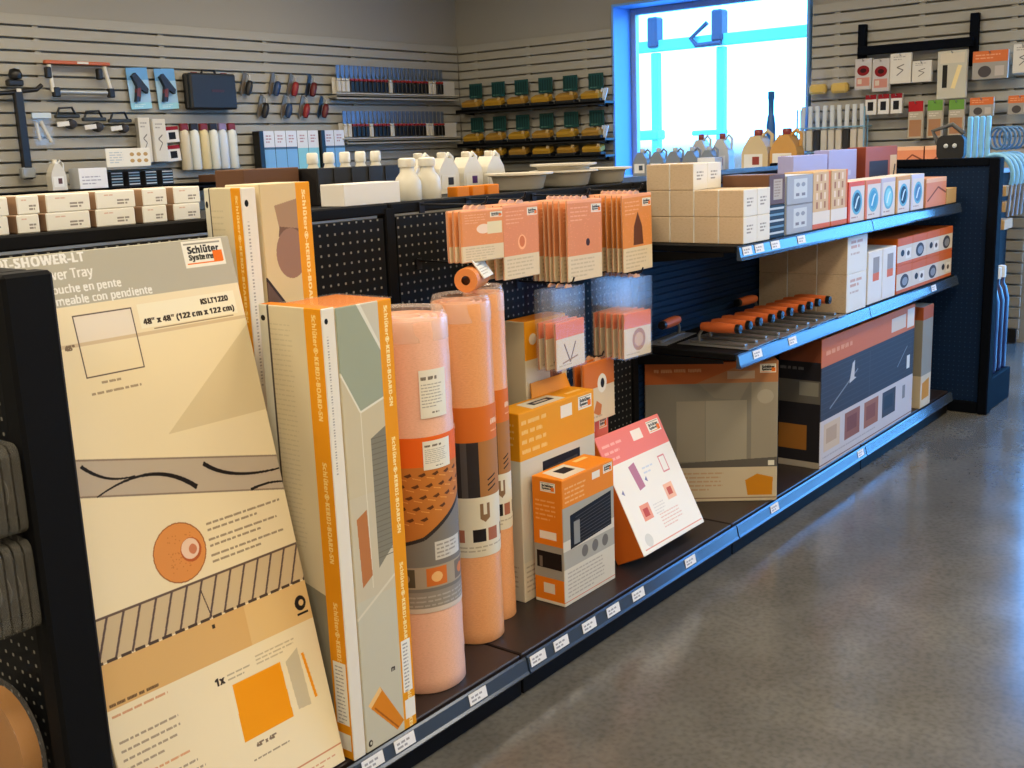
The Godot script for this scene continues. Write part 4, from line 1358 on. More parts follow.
func deck_goods():
	# tall tray box, leaning back: front lower right corner at x 1.467, z -1.69
	var th := atan2(0.246, 1.146)
	var d := 0.045
	var t = thing("shower_tray_box", "tall cream and grey shower tray box leaning against the shelving", "box", "", Vector3(1.453 - 0.2525, DECK + d * sin(th), -1.666), lean(th))
	part(t, "carton", box_mesh(0.505, 1.17, d, {"front": "tray_front", "all": "cream"}), art_mat("tray_front"), Transform3D(Basis(), Vector3(0, 0.0, -d / 2)))
	# thin board carton and wide board carton, front pair
	var b = thing("board_carton", "thin white-edged board carton with amber margin, standing beside the tray box", "box", "board cartons", Vector3(1.489, DECK, -1.756))
	part(b, "carton", box_mesh(0.036, 1.008, 0.197, {"front": "board_edge", "left": "board_side", "top": "orange", "all": "cream"}), art_mat("board_edge"))
	b = thing("board_carton", "wide board carton picturing a shower bench, beside the fat salmon roll", "box", "board cartons", Vector3(1.592, DECK, -1.744))
	part(b, "carton", box_mesh(0.163, 1.005, 0.172, {"front": "board_front", "right": "orange", "top": "orange", "all": "cream"}), art_mat("board_front"))
	var st := start()
	boxgeo(st, Vector3(0, 1.0065, 0), Vector3(0.165, 0.003, 0.174), 0.001)
	part(b, "clear_wrap", st, clear_plastic())
	# rear pair
	b = thing("board_carton", "thin board carton with amber margin behind the tray box top", "box", "board cartons", Vector3(1.523, DECK, -1.985), lean(0.0))
	part(b, "carton", box_mesh(0.040, 1.25, 0.13, {"front": "board_edge", "left": "board_side", "all": "cream"}), art_mat("board_edge"))
	b = thing("board_carton", "tall board carton picturing a brown glove, against the pegboard", "box", "board cartons", Vector3(1.626, DECK, -1.98))
	part(b, "carton", box_mesh(0.145, 1.255, 0.12, {"front": "board_rear", "right": "orange", "top": "cream", "all": "cream"}), art_mat("board_rear"))
	# rolls
	roll("membrane_roll", "fat salmon membrane roll with a white sticker, beside the board cartons", Vector3(1.860, DECK, -1.800), 0.101, 0.93, Color(0.97, 0.75, 0.63), "roll_sleeve", 0.215, 0.655, true)
	roll("membrane_roll", "slim orange membrane roll with a dark and white sleeve, between two other rolls", Vector3(2.128, DECK, -1.856), 0.077, 0.93, Color(0.95, 0.66, 0.42), "thin_sleeve", 0.25, 0.66, false)
	roll("membrane_roll", "slim orange membrane roll standing next to the orange kit boxes", Vector3(2.262, DECK, -1.890), 0.055, 0.935, Color(0.95, 0.67, 0.44), "thin_sleeve", 0.27, 0.67, false)
	# kit boxes
	var k = thing("kit_box", "large orange and grey kit box with a raised hang flap", "box", "orange kit boxes", Vector3(2.5545, DECK, -1.912))
	part(k, "carton", box_mesh(0.383, 0.573, 0.095, {"front": "kit_front", "top": "kit_top", "left": "kit_side", "right": "kit_side", "all": "orange"}), art_mat("kit_front"))
	st = start()
	prism(st, PackedVector2Array([Vector2(-0.10, 0), Vector2(0.10, 0), Vector2(0.09, 0.045), Vector2(-0.09, 0.045)]), 0.003, Transform3D(lean(0.25), Vector3(0.09, 0.573, -0.042)))
	part(k, "hang_flap", st, mat("amber_card", Color(0.90, 0.58, 0.10), 0.75))
	k = thing("kit_box", "small orange kit box picturing a shower niche, in front of the large one", "box", "orange kit boxes", Vector3(2.535, DECK, -1.801))
	part(k, "carton", box_mesh(0.268, 0.384, 0.108, {"front": "small_kit_front", "top": "small_kit_top", "left": "small_kit_side", "right": "small_kit_side", "all": "orange"}), art_mat("small_kit_front"))
	k = thing("kit_box", "tall narrow amber and cream kit box behind the large kit box", "box", "orange kit boxes", Vector3(2.645, DECK, -2.006))
	part(k, "carton", box_mesh(0.212, 0.805, 0.075, {"front": "tall_kit_front", "top": "orange", "all": "cream"}), art_mat("tall_kit_front"))
	# leaning white box with pink head: rests on its lower back edge
	var th2 := 0.467
	var p = thing("leaning_box", "white box with a pink printed head, tilted back on the deck", "box", "pink headed boxes", Vector3(2.757 + 0.1945, DECK, -1.796), lean(th2))
	part(p, "carton", box_mesh(0.389, 0.40, 0.113, {"front": "pink_front", "left": "burnt", "right": "burnt", "top": "pink", "all": "offwhite"}), art_mat("pink_front"), Transform3D(Basis(), Vector3(0, 0, 0.0565)))
	p = thing("leaning_box", "upright white box with a pink head behind the tilted one", "box", "pink headed boxes", Vector3(2.89, DECK, -2.02))
	part(p, "carton", box_mesh(0.24, 0.44, 0.066, {"front": "pink_front", "left": "burnt", "top": "pink", "all": "offwhite"}), art_mat("pink_front"))
	# big cartons of the far half: the grey one is turned towards the aisle end
	var e0 := Vector3(3.345, DECK, -2.046)
	var e1 := Vector3(3.622, DECK, -1.652)
	var u := (e1 - e0).normalized()
	var n := u.cross(Vector3.UP)
	n = n if n.x < 0 else -n
	var tb := Basis(u, Vector3.UP, n)
	var c = thing("floor_carton", "wide grey and orange carton standing at an angle on the deck", "box", "large far cartons", (e0 + e1) / 2 - n * 0.055, tb)
	part(c, "carton", box_mesh(0.482, 0.53, 0.11, {"front": "grey_front", "all": "grey", "top": "burnt"}), art_mat("grey_front"))
	c = thing("floor_carton", "long charcoal and orange carton picturing a linear drain, under the low shelf", "box", "large far cartons", Vector3(4.619, DECK, -1.763))
	part(c, "carton", box_mesh(1.104, 0.532, 0.18, {"front": "dark_front", "left": "dark_side", "right": "dark_side", "top": "burnt", "all": "charcoal"}), art_mat("dark_front"))
	c = thing("floor_carton", "narrow upright grey and amber carton beside the navy end panel", "box", "large far cartons", Vector3(5.345, DECK, -1.79))
	part(c, "carton", box_mesh(0.15, 0.50, 0.25, {"front": "narrow_front", "left": "narrow_front", "all": "grey"}), art_mat("narrow_front"))

func roll(called: String, label: String, at: Vector3, r: float, h: float, col: Color, sleeve: String, s0: float, s1: float, stickers: bool):
	var t = thing(called, label, "roll", "membrane rolls", at)
	var st := start()
	# outer turn with faint ridges, then the coiled end
	var prof := [Vector2(0.02, 0.0), Vector2(r * 0.97, 0.0)]
	var n := 30
	for i in n + 1:
		prof.append(Vector2(r * (1.0 + 0.006 * sin(i * 2.4) + (0.004 if i % 3 == 0 else 0.0)), 0.004 + (h - 0.008) * i / n))
	prof.append(Vector2(r * 0.985, h))
	var rr := r * 0.94
	var flip := false
	while rr > r * 0.34:
		prof.append(Vector2(rr, h - (0.012 if flip else 0.0)))
		prof.append(Vector2(rr - 0.004, h - (0.012 if flip else 0.0)))
		rr -= 0.009
		flip = not flip
	prof.append(Vector2(r * 0.30, h - 0.02))
	prof.append(Vector2(r * 0.30, h - 0.25))
	lathe(st, prof, 40, Vector3.ZERO, Basis(), Rect2(0, 0, 1, 1), 0.5, 0.008)
	var mk := "membrane_%s" % col.to_html()
	var m := mat(mk, Color.WHITE, 0.5)
	if m.albedo_texture == null:
		m.albedo_texture = noise_tex(31, 0.09, [col.darkened(0.05), col, col.lightened(0.10)], 256, 4)
		m.uv1_triplanar = true
		m.uv1_scale = Vector3(5, 14, 5)
		m.clearcoat_enabled = true
		m.clearcoat = 0.5
		m.clearcoat_roughness = 0.2
	part(t, "membrane", st, m)
	st = start()
	lathe(st, [Vector2(r * 1.015, s0), Vector2(r * 1.02, s0 + 0.003), Vector2(r * 1.02, s1 - 0.003), Vector2(r * 1.015, s1)], 40, Vector3.ZERO, Basis(), arts[sleeve][1], 0.5, 0.008)
	part(t, "sleeve", st, art_mat(sleeve))
	# loose film standing up round the coiled end
	st = start()
	var film := [Vector2(r * 1.012, h - 0.05), Vector2(r * 1.016, h), Vector2(r * 0.93, h + 0.018), Vector2(r * 0.70, h + 0.012)]
	lathe(st, film, 30, Vector3.ZERO, Basis(), Rect2(0, 0, 1, 1), 0.2, 0.03)
	part(t, "clear_film", st, clear_plastic("film", Color(0.97, 0.95, 0.92, 0.22), 0.14))
	if stickers:
		for s in [[0.70, 0.815, 0.22, 0.74], [0.575, 0.645, 0.22, 0.78]]:
			st = start()
			var w0: float = deg_to_rad(224) + s[2]
			lathe(st, [Vector2(r * 1.026, s[0]), Vector2(r * 1.026, s[1])], 10, Vector3.ZERO, Basis(), arts["roll_sticker"][1], 0.5, 0.008, w0, w0 + s[3])
			part(t, "sticker", st, art_mat("roll_sticker"))

# ---------------------------------------------------------------- carded goods on pegs
func peg_hook(at: Vector3, l: float, label: String, group := "peg hooks") -> void:
	var st := start()
	tube(st, [Vector3(0, 0, 0), Vector3(0, 0, l - 0.02), Vector3(0, 0.006, l - 0.006), Vector3(0, 0.02, l)], 0.0028, 6)
	boxgeo(st, Vector3(0, -0.008, 0.002), Vector3(0.022, 0.03, 0.003), 0.001)
	single("peg_hook", label, "hook", group, st, mat("dark_zinc", Color(0.16, 0.16, 0.17), 0.4, 0.8), at)

func pack_node(called: String, w: float, h: float, th: float, art: String, clear_top: float) -> Node3D:
	var t := Node3D.new()
	var st := start()
	if clear_top > 0.0:
		# clear bag over a printed insert in its lower part
		var ih := h * (1.0 - clear_top)
		boxgeo(st, Vector3(0, -h + ih / 2 + 0.004, 0), Vector3(w * 0.95, ih, th * 0.8), 0.003, Basis(), [arts[art][1], arts["cream"][1], arts["salmon"][1], arts["salmon"][1], arts["salmon"][1], arts["cream"][1]])
		part(t, "insert", st, art_mat(art))
		st = start()
		for f in [[0.0, -h * 0.5]]:
			var o := round_rect(w, h, 0.006, 2)
			prism(st, o, th, Transform3D(Basis(), Vector3(f[0], f[1], 0)))
		part(t, "clear_bag", st, clear_plastic())
	else:
		boxgeo(st, Vector3(0, -h / 2, 0), Vector3(w, h, th), 0.003, Basis(), [arts[art][1], arts["cream"][1], arts["salmon"][1], arts["salmon"][1], arts["salmon"][1], arts["cream"][1]])
		part(t, "card", st, art_mat(art))
	st = start()
	var tab := PackedVector2Array()
	for k in 9:
		tab.append(Vector2(cos(PI * k / 8) * 0.017, sin(PI * k / 8) * 0.012))
	prism(st, tab, th * 0.5, Transform3D(Basis(), Vector3(0, 0, 0)))
	part(t, "hang_tab", st, mat("tab_card", Color(0.86, 0.66, 0.52), 0.5))
	return t

func peg_row(called: String, labels: Array, cat: String, group: String, x: float, y: float, z_front: float, n: int, gap: float, w: float, h: float, th: float, art: String, clear_top := 0.0):
	# packs one behind another on a peg
	for i in n:
		var t := pack_node(called, w, h, th, art, clear_top)
		t.name = numbered(called)
		add_child(t)
		t.transform = Transform3D(Basis(Vector3.UP, rng.randf_range(-0.05, 0.05)) * Basis(Vector3.BACK, rng.randf_range(-0.02, 0.02)), Vector3(x + rng.randf_range(-0.003, 0.003), y, z_front - i * gap))
		tag(t, labels[0] if i == 0 else labels[1] + ", %s in the queue" % nth(i - 1), cat, group)
	peg_hook(Vector3(x, y + 0.012, BACK_Z + 0.004), z_front - BACK_Z + 0.02, "steel peg hook carrying " + labels[2])

func hanging_goods():
	var g := "carded packs hanging on the pegboard"
	peg_row("corner_pack", ["front orange corner pack with a pale disc, left end of the upper pegs", "orange corner pack behind the pale-disc pack on its peg", "pale-disc orange packs"], "pack", g, 2.212, 1.275, -1.845, 3, 0.024, 0.17, 0.135, 0.012, "pack_3")
	peg_row("seal_pack", ["front orange seal pack with a printed ring on the upper pegs", "orange seal pack behind the ring-printed pack", "ring-printed seal packs"], "pack", g, 2.41, 1.278, -1.87, 3, 0.03, 0.165, 0.205, 0.008, "pack_0")
	peg_row("seal_pack", ["front orange seal pack with a small dark hole on the upper pegs", "orange seal pack queued behind the one with a small dark hole", "seal packs with a dark hole"], "pack", g, 2.722, 1.272, -1.87, 7, 0.021, 0.195, 0.24, 0.007, "pack_1")
	peg_row("seal_pack", ["front orange seal pack with a dark pointed arch beside the kraft cubes", "orange seal pack queued behind the pointed arch pack", "pointed arch seal packs"], "pack", g, 3.02, 1.272, -1.87, 7, 0.021, 0.165, 0.245, 0.007, "pack_2")
	peg_row("bagged_seal", ["front clear bag with an orange and cream insert on the lower pegs", "clear bag behind the orange-insert bag on its peg", "clear bags with a sketched insert"], "bag", g, 2.63, 1.018, -1.87, 3, 0.03, 0.165, 0.245, 0.012, "insert_0", 0.42)
	peg_row("bagged_seal", ["front clear bag picturing a round seal, lower pegs beside the ribbed panel", "clear bag queued behind the round seal bag", "clear bags with a round seal"], "bag", g, 3.00, 1.008, -1.86, 6, 0.024, 0.17, 0.262, 0.012, "insert_1", 0.44)
	peg_row("valve_pack", ["front small orange and cream pack with a black spot, above the pink headed box", "small orange pack behind the black spot pack", "small black spot packs"], "pack", g, 2.868, 0.752, -1.93, 2, 0.03, 0.175, 0.20, 0.012, "insert_2")
	# rolled strip with a white label hung under the corner packs
	var t = thing("strip_roll", "rolled orange sealing strip with a white label under the corner packs", "roll", "", Vector3(2.19, 1.062, -1.865), yaw(0.45))
	var st := start()
	var prof := []
	for k in 6:
		prof.append(Vector2(0.012 + k * 0.0035, 0.0))
	prof.append(Vector2(0.031, 0.0))
	prof.append(Vector2(0.032, 0.004))
	prof.append(Vector2(0.032, 0.136))
	prof.append(Vector2(0.031, 0.14))
	prof.append(Vector2(0.012, 0.14))
	lathe(st, prof, 22, Vector3(-0.07, 0.036, 0.0), Basis(Vector3.BACK, -PI / 2))
	part(t, "coil", st, mat("strip_orange", Color(0.88, 0.55, 0.28), 0.55))
	st = start()
	boxgeo(st, Vector3(0.012, 0.062, 0.024), Vector3(0.10, 0.062, 0.004), 0.001, Basis(Vector3.RIGHT, -0.6), [arts["roll_label"][1], arts["white"][1], arts["white"][1], arts["white"][1], arts["white"][1], arts["white"][1]])
	part(t, "label_card", st, art_mat("roll_label"))
	peg_hook(Vector3(2.19, 1.136, BACK_Z + 0.004), 0.19, "steel peg hook carrying the rolled sealing strip")

# ---------------------------------------------------------------- upper shelf
func top_shelf_goods():
	var y := SHELF_HI + 0.0005
	# kraft cubes: two by two stacks four deep, two more on top at the back
	var gk := "small kraft cube cartons"
	for ix in 2:
		for iz in 4:
			for iy in 3:
				if iy == 2 and iz < 2:
					continue
				var lab := "small kraft cube carton, %s layer, %s from the shelf edge, %s" % [["bottom", "middle", "top"][iy], nth(iz), ["peg side stack", "striped box side stack"][ix]]
				carton("cube_carton", lab, "box", gk, 0.0995, 0.0895, 0.0925, {"front": "kraft_label", "back": "kraft_label", "all": "kraft_face"}, Vector3(3.405 + ix * 0.101, y + iy * 0.0902, -1.707 - iz * 0.094))
	# dark striped and brown boxes, grey icon boxes
	carton("striped_box", "dark box printed with pale stripes beside the kraft cubes", "box", "", 0.13, 0.115, 0.18, {"front": "striped_icon", "all": "charcoal"}, Vector3(3.632, y, -1.76))
	carton("brown_box", "brown box with a cream label on top of the striped box", "box", "", 0.13, 0.105, 0.18, {"front": "brown_icon", "all": "brown"}, Vector3(3.632, y + 0.1155, -1.76))
	for iy in 2:
		carton("icon_box", "pale grey box with printed icons, %s of the pair" % ["lower", "upper"][iy], "box", "grey icon boxes", 0.235, 0.105, 0.2, {"front": "grey_icon", "all": "palegrey"}, Vector3(3.827, y + iy * 0.1055, -1.77))
	for i in 2:
		carton("tan_box", "tall tan and orange box beside the %s" % ["grey icon boxes", "oval picture boxes"][i], "box", "tan boxes", 0.165, 0.215, 0.12, {"front": "tan_front", "all": "tan"}, Vector3(4.04 + i * 0.173, y, -1.735))
	var ox := [4.395, 4.58, 4.76, 4.95, 5.145]
	var ol := ["red edged box with a dark oval window", "salmon edged box with a blue oval window", "pale box with an aqua oval window", "ochre edged box with a navy oval window", "lilac edged box with a slate oval window"]
	for i in 5:
		carton("oval_box", ol[i] + " on the upper shelf", "box", "oval window boxes", 0.172, 0.162, 0.12, {"front": "oval_%d" % i, "left": ["red", "salmon", "palegrey", "tan", "palegrey"][i], "all": "offwhite"}, Vector3(ox[i], y, -1.735))
	carton("orange_box", "squat orange box after the oval window boxes", "box", "", 0.30, 0.135, 0.16, {"front": "orange_small", "all": "salmon"}, Vector3(5.40, y, -1.75))
	carton("wooden_box", "small tan box at the end of the upper shelf", "box", "", 0.15, 0.075, 0.12, {"all": "tan"}, Vector3(5.64, y, -1.73))
	# packs behind
	carton("lilac_box", "flat lilac box stood behind the red edged oval box", "box", "", 0.36, 0.27, 0.07, {"front": "lilac_face", "all": "lilac"}, Vector3(4.54, y, -1.97))
	carton("lilac_box", "lilac box standing between the other lilac box and the rust box", "box", "", 0.33, 0.285, 0.07, {"front": "lilac_face", "all": "lilac"}, Vector3(4.90, y, -1.97))
	carton("framed_box", "rust red box with a dark picture standing behind the oval window boxes", "box", "", 0.42, 0.29, 0.09, {"front": "framed_face", "left": "rust", "all": "rust"}, Vector3(5.31, y, -1.95))

# ---------------------------------------------------------------- lower shelf
func low_shelf_goods():
	var y := SHELF_LO + 0.0005
	for iz in 3:
		for iy in 2:
			var lab := "large kraft carton with a white labelled end, %s layer, %s the shelf" % [["lower", "upper"][iy], ["front of", "middle of", "back of"][iz]]
			carton("kraft_carton", lab, "box", "large kraft cartons", 0.215, 0.157, 0.128, {"front": "kraft_label_red", "back": "kraft_label_red", "all": "kraft_face"}, Vector3(4.394, y + iy * 0.1575, -1.728 - iz * 0.1285))
	for i in 2:
		carton("pictured_box", "white box with an orange picture beside the %s" % ["kraft cartons", "orange parts boxes"][i], "box", "white pictured boxes", 0.165, 0.225, 0.16, {"front": "white_pic", "all": "white"}, Vector3(4.632 + i * 0.172, y, -1.755))
	for ix in 4:
		for iy in 2:
			carton("parts_box", "orange banded parts box, %s row, %s from the white pictured boxes" % [["lower", "upper"][iy], nth(ix)], "box", "orange parts boxes", 0.198, 0.125, 0.28, {"front": "parts_%d" % ((ix + iy) % 4), "left": "burnt", "top": "burnt", "all": "burnt"}, Vector3(5.005 + ix * 0.2, y + iy * 0.1255, -1.815))
	# trowels lying in a row, black-capped orange grips
	var first: Node3D = null
	var spots := []
	for i in 10:
		spots.append([Vector3(3.42 + i * 0.088, y + 0.003, -1.79 - 0.004 * (i % 3)), 0.008 * (i % 3) - 0.008])
	for i in spots.size():
		trowel("%s orange grip trowel of the shelf row counted from the kraft cartons" % nth(spots.size() - 1 - i), spots[i][0], yaw(spots[i][1]))
	trowel("orange grip trowel lying crosswise at the back, beside the peg packs", Vector3(3.46, y + 0.003, -2.0), yaw(-PI / 2 + 0.12))
	trowel("orange grip trowel lying crosswise at the back, behind the trowel row", Vector3(4.08, y + 0.003, -2.0), yaw(-PI / 2 - 0.05))

var trowel_parts := []
func trowel(label: String, at: Vector3, turn: Basis):
	var t = thing("notched_trowel", label, "trowel", "orange grip trowels", at, turn)
	if trowel_parts.is_empty():
		var st := start()
		var pl := PackedVector2Array([Vector2(-0.042, -0.14), Vector2(0.042, -0.14)])
		for k in 14:
			pl.append(Vector2(0.042, -0.14 + k * 0.02 + 0.002))
			pl.append(Vector2(0.042, -0.14 + k * 0.02 + 0.010))
			pl.append(Vector2(0.035, -0.14 + k * 0.02 + 0.010))
			pl.append(Vector2(0.035, -0.14 + k * 0.02 + 0.018))
		pl.append(Vector2(0.042, 0.14))
		pl.append(Vector2(-0.042, 0.14))
		prism(st, pl, 0.002, Transform3D(Basis(Vector3.RIGHT, -PI / 2), Vector3.ZERO))
		trowel_parts.append(["blade", st.commit(), mat("brushed_steel", Color(0.66, 0.66, 0.65), 0.35, 0.75)])
		st = start()
		tube(st, [Vector3(0, 0.002, -0.07), Vector3(0, 0.03, -0.075), Vector3(0, 0.052, -0.06)], 0.006, 8)
		boxgeo(st, Vector3(0, 0.006, 0.0), Vector3(0.02, 0.010, 0.22), 0.002)
		trowel_parts.append(["tang", st.commit(), mat("cast_alloy", Color(0.50, 0.50, 0.50), 0.45, 0.7)])
		st = start()
		lathe(st, [Vector2(0.0, -0.075), Vector2(0.014, -0.073), Vector2(0.018, -0.05), Vector2(0.019, 0.0), Vector2(0.017, 0.04), Vector2(0.0165, 0.062)], 14, Vector3(0, 0.062, 0.01), Basis(Vector3.RIGHT, PI / 2))
		trowel_parts.append(["grip", st.commit(), mat("orange_grip", Color(0.78, 0.38, 0.17), 0.55)])
		st = start()
		lathe(st, [Vector2(0.0165, 0.062), Vector2(0.017, 0.066), Vector2(0.015, 0.078), Vector2(0.0, 0.08)], 14, Vector3(0, 0.062, 0.01), Basis(Vector3.RIGHT, PI / 2))
		trowel_parts.append(["end_cap", st.commit(), mat("black_plastic", Color(0.03, 0.03, 0.035), 0.4)])
	for p in trowel_parts:
		part(t, p[0], p[1], p[2])

# ---------------------------------------------------------------- goods on the far side of the shelving, seen over its top
func far_side_goods():
	var y := 1.2945
	var gs := "white stock boxes"
	var xs := [[1.00, 1.10], [1.118, 1.165], [1.18, 1.278], [1.292, 1.386], [1.405, 1.467], [1.485, 1.556]]
	for i in xs.size():
		var w: float = xs[i][1] - xs[i][0]
		for iy in 2:
			var lab := "white printed stock box in the %s row, %s" % [["lower", "upper"][iy], ["behind the end panel", "short one behind the end panel", "above the tray box title", "above the tray box middle", "above the tray box logo", "next to the board cartons"][i]]
			carton("stock_box", lab, "box", gs, w, 0.037, 0.12, {"front": "stock_label", "left": "kraft", "right": "kraft", "all": "offwhite"}, Vector3((xs[i][0] + xs[i][1]) / 2 + (0.004 if iy else 0.0), y + iy * 0.0375, -2.20))
	carton("brown_carton", "flat brown carton behind the amber board cartons", "box", "", 0.19, 0.105, 0.12, {"all": "brown", "right": "kraft"}, Vector3(1.94, y, -2.40))
	carton("foam_slab", "flat white foam block on the shelf behind the pegboard", "block", "", 0.21, 0.058, 0.09, {"all": "white"}, Vector3(2.085, y, -2.155))
	# black crate with white capped bottles
	var t = thing("bottle_crate", "low black crate holding white capped bottles", "crate", "", Vector3(2.20, y, -2.33))
	var st := start()
	for s in [-1, 1]:
		boxgeo(st, Vector3(0, 0.05, s * 0.056), Vector3(0.32, 0.10, 0.006), 0.002)
		boxgeo(st, Vector3(s * 0.157, 0.05, 0), Vector3(0.006, 0.10, 0.106), 0.002)
	boxgeo(st, Vector3(0, 0.003, 0), Vector3(0.308, 0.006, 0.106), 0.0)
	part(t, "tray", st, mat("crate_black", Color(0.03, 0.03, 0.035), 0.55))
	for i in 4:
		st = start()
		boxgeo(st, Vector3(-0.1 + i * 0.067, 0.05, 0.0605), Vector3(0.006, 0.096, 0.003), 0.001)
		part(t, "rib", st, mat("crate_black"))
	for i in 5:
		bottle("white capped bottle in the black crate, %s from the brown carton" % nth(i), "crate bottles", Vector3(2.078 + i * 0.061, y + 0.0065, -2.33), 0.024, 0.135, 0.5)
	# conical bottles and handled jugs
	for i in 2:
		bottle("white shouldered bottle on the shelf top, %s" % ["beside the black crate", "beside the handled jugs"][i], "white shouldered bottles", Vector3(2.285 + i * 0.083, y, -2.17), 0.038, 0.118, 0.42)
	var jx := [2.60, 2.71, 2.83, 2.95]
	for i in 4:
		jug("handled_jug", "white handled jug with dark print, %s" % ["first of four beside the bottles", "second of four beside the bottles", "third with a purple patch", "last before the white bowls"][i], "white handled jugs", Vector3(jx[i] - 0.03, y, -2.39), 0.096, 0.13, Color(0.86, 0.84, 0.78), Color(0.30, 0.16, 0.42) if i > 1 else Color(0.14, 0.13, 0.14))
	for i in 3:
		carton("orange_sachet", "small orange box at the foot of the white jugs, %s from the bottles" % nth(i), "box", "small orange boxes", 0.055, 0.03, 0.04, {"all": "orange"}, Vector3(2.455 + i * 0.07, y, -2.13))
	var bx := [[2.85, 0.112, 0.0], [3.10, 0.118, 0.0], [3.33, 0.112, 0.0], [3.10, 0.114, 0.022]]
	for i in bx.size():
		st = start()
		var r: float = bx[i][1]
		lathe(st, [Vector2(0.0, 0.0), Vector2(r * 0.62, 0.0), Vector2(r * 0.70, 0.006), Vector2(r * 0.80, 0.044), Vector2(r * 0.82, 0.046), Vector2(r, 0.050), Vector2(r, 0.056), Vector2(r * 0.78, 0.054), Vector2(r * 0.66, 0.010), Vector2(0.0, 0.006)], 32)
		single("drain_bowl", "shallow white rimmed bowl on the shelf top, %s" % ["beside the jugs", "lower of the nested pair", "beside the kraft cubes", "upper of the nested pair"][i], "bowl", "white rimmed bowls", st, mat("white_plastic", Color(0.84, 0.81, 0.74), 0.4), Vector3(bx[i][0], y + bx[i][2], -2.21))

func bottle(label: String, group: String, at: Vector3, r: float, h: float, shoulder: float):
	var t = thing("white_bottle", label, "bottle", group, at)
	var st := start()
	lathe(st, [Vector2(0, 0), Vector2(r * 0.94, 0), Vector2(r, r * 0.1), Vector2(r, h * shoulder), Vector2(r * 0.86, h * (shoulder + 0.12)), Vector2(r * 0.55, h * (shoulder + 0.24)), Vector2(r * 0.52, h * 0.80)], 20)
	part(t, "body", st, mat("bottle_white", Color(0.85, 0.83, 0.76), 0.38))
	st = start()
	lathe(st, [Vector2(r * 0.62, h * 0.78), Vector2(r * 0.66, h * 0.80), Vector2(r * 0.64, h * 0.97), Vector2(r * 0.5, h), Vector2(0, h)], 18)
	part(t, "cap", st, mat("cap_white", Color(0.90, 0.89, 0.84), 0.35))

func jug(called: String, label: String, group: String, at: Vector3, w: float, h: float, col: Color, patch: Color, turn := Basis(), cap := Color(0.88, 0.86, 0.8)):
	var t = thing(called, label, "jug", group, at, turn)
	var st := start()
	var o := PackedVector2Array([Vector2(-w / 2, 0.0), Vector2(w / 2, 0.0), Vector2(w * 0.5, h * 0.46), Vector2(w * 0.44, h * 0.60), Vector2(w * 0.30, h * 0.74), Vector2(w * 0.16, h * 0.86), Vector2(-w * 0.16, h * 0.86), Vector2(-w * 0.30, h * 0.74), Vector2(-w * 0.44, h * 0.60), Vector2(-w * 0.5, h * 0.46)])
	prism(st, o, w * 0.62)
	part(t, "body", st, mat("jug_%s" % col.to_html(), col, 0.4))
	st = start()
	lathe(st, [Vector2(w * 0.15, h * 0.84), Vector2(w * 0.16, h * 0.85), Vector2(w * 0.16, h * 0.98), Vector2(w * 0.12, h), Vector2(0, h)], 14)
	part(t, "cap", st, mat("jugcap_%s" % cap.to_html(), cap, 0.4))
	st = start()
	tube(st, [Vector3(w * 0.14, h * 0.84, 0), Vector3(w * 0.34, h * 0.96, 0), Vector3(w * 0.52, h * 0.86, 0), Vector3(w * 0.50, h * 0.60, 0)], w * 0.07, 8)
	part(t, "handle", st, mat("jug_%s" % col.to_html()))
	st = start()
	boxgeo(st, Vector3(-w * 0.05, h * 0.28, w * 0.31 + 0.0008), Vector3(w * 0.7, h * 0.34, 0.0016), 0.0)
	var lb := part(t, "label", st, mat("jug_label", Color(0.88, 0.87, 0.83), 0.5))
	st = start()
	boxgeo(st, Vector3(w * 0.05, h * 0.30, w * 0.31 + 0.0022), Vector3(w * 0.26, h * 0.18, 0.0012), 0.0)
	part(lb, "printed_patch", st, mat("patch_%s" % patch.to_html(), patch, 0.5))

# ---------------------------------------------------------------- left slatwall
func wall_shelf(called: String, label: String, at: Vector3, turn: Basis, w: float, d: float, m: Material):
	var t = thing(called, label, "shelf", "", at, turn)
	var st := start()
	boxgeo(st, Vector3(0, -0.01, d / 2), Vector3(w, 0.02, d), 0.003)
	boxgeo(st, Vector3(0, -0.014, d - 0.004), Vector3(w, 0.034, 0.008), 0.002)
	part(t, "board", st, m)
	var n := int(w / 0.9) + 1
	for i in n:
		st = start()
		prism(st, PackedVector2Array([Vector2(0, 0), Vector2(d * 0.9, 0), Vector2(d * 0.9, -0.01), Vector2(0.0, -minf(0.16, d * 0.15))]), 0.01, Transform3D(yaw(-PI / 2), Vector3(-w / 2 + 0.08 + (w - 0.16) * i / maxf(1, n - 1), -0.021, 0.003)))
		part(t, "bracket", st, m)

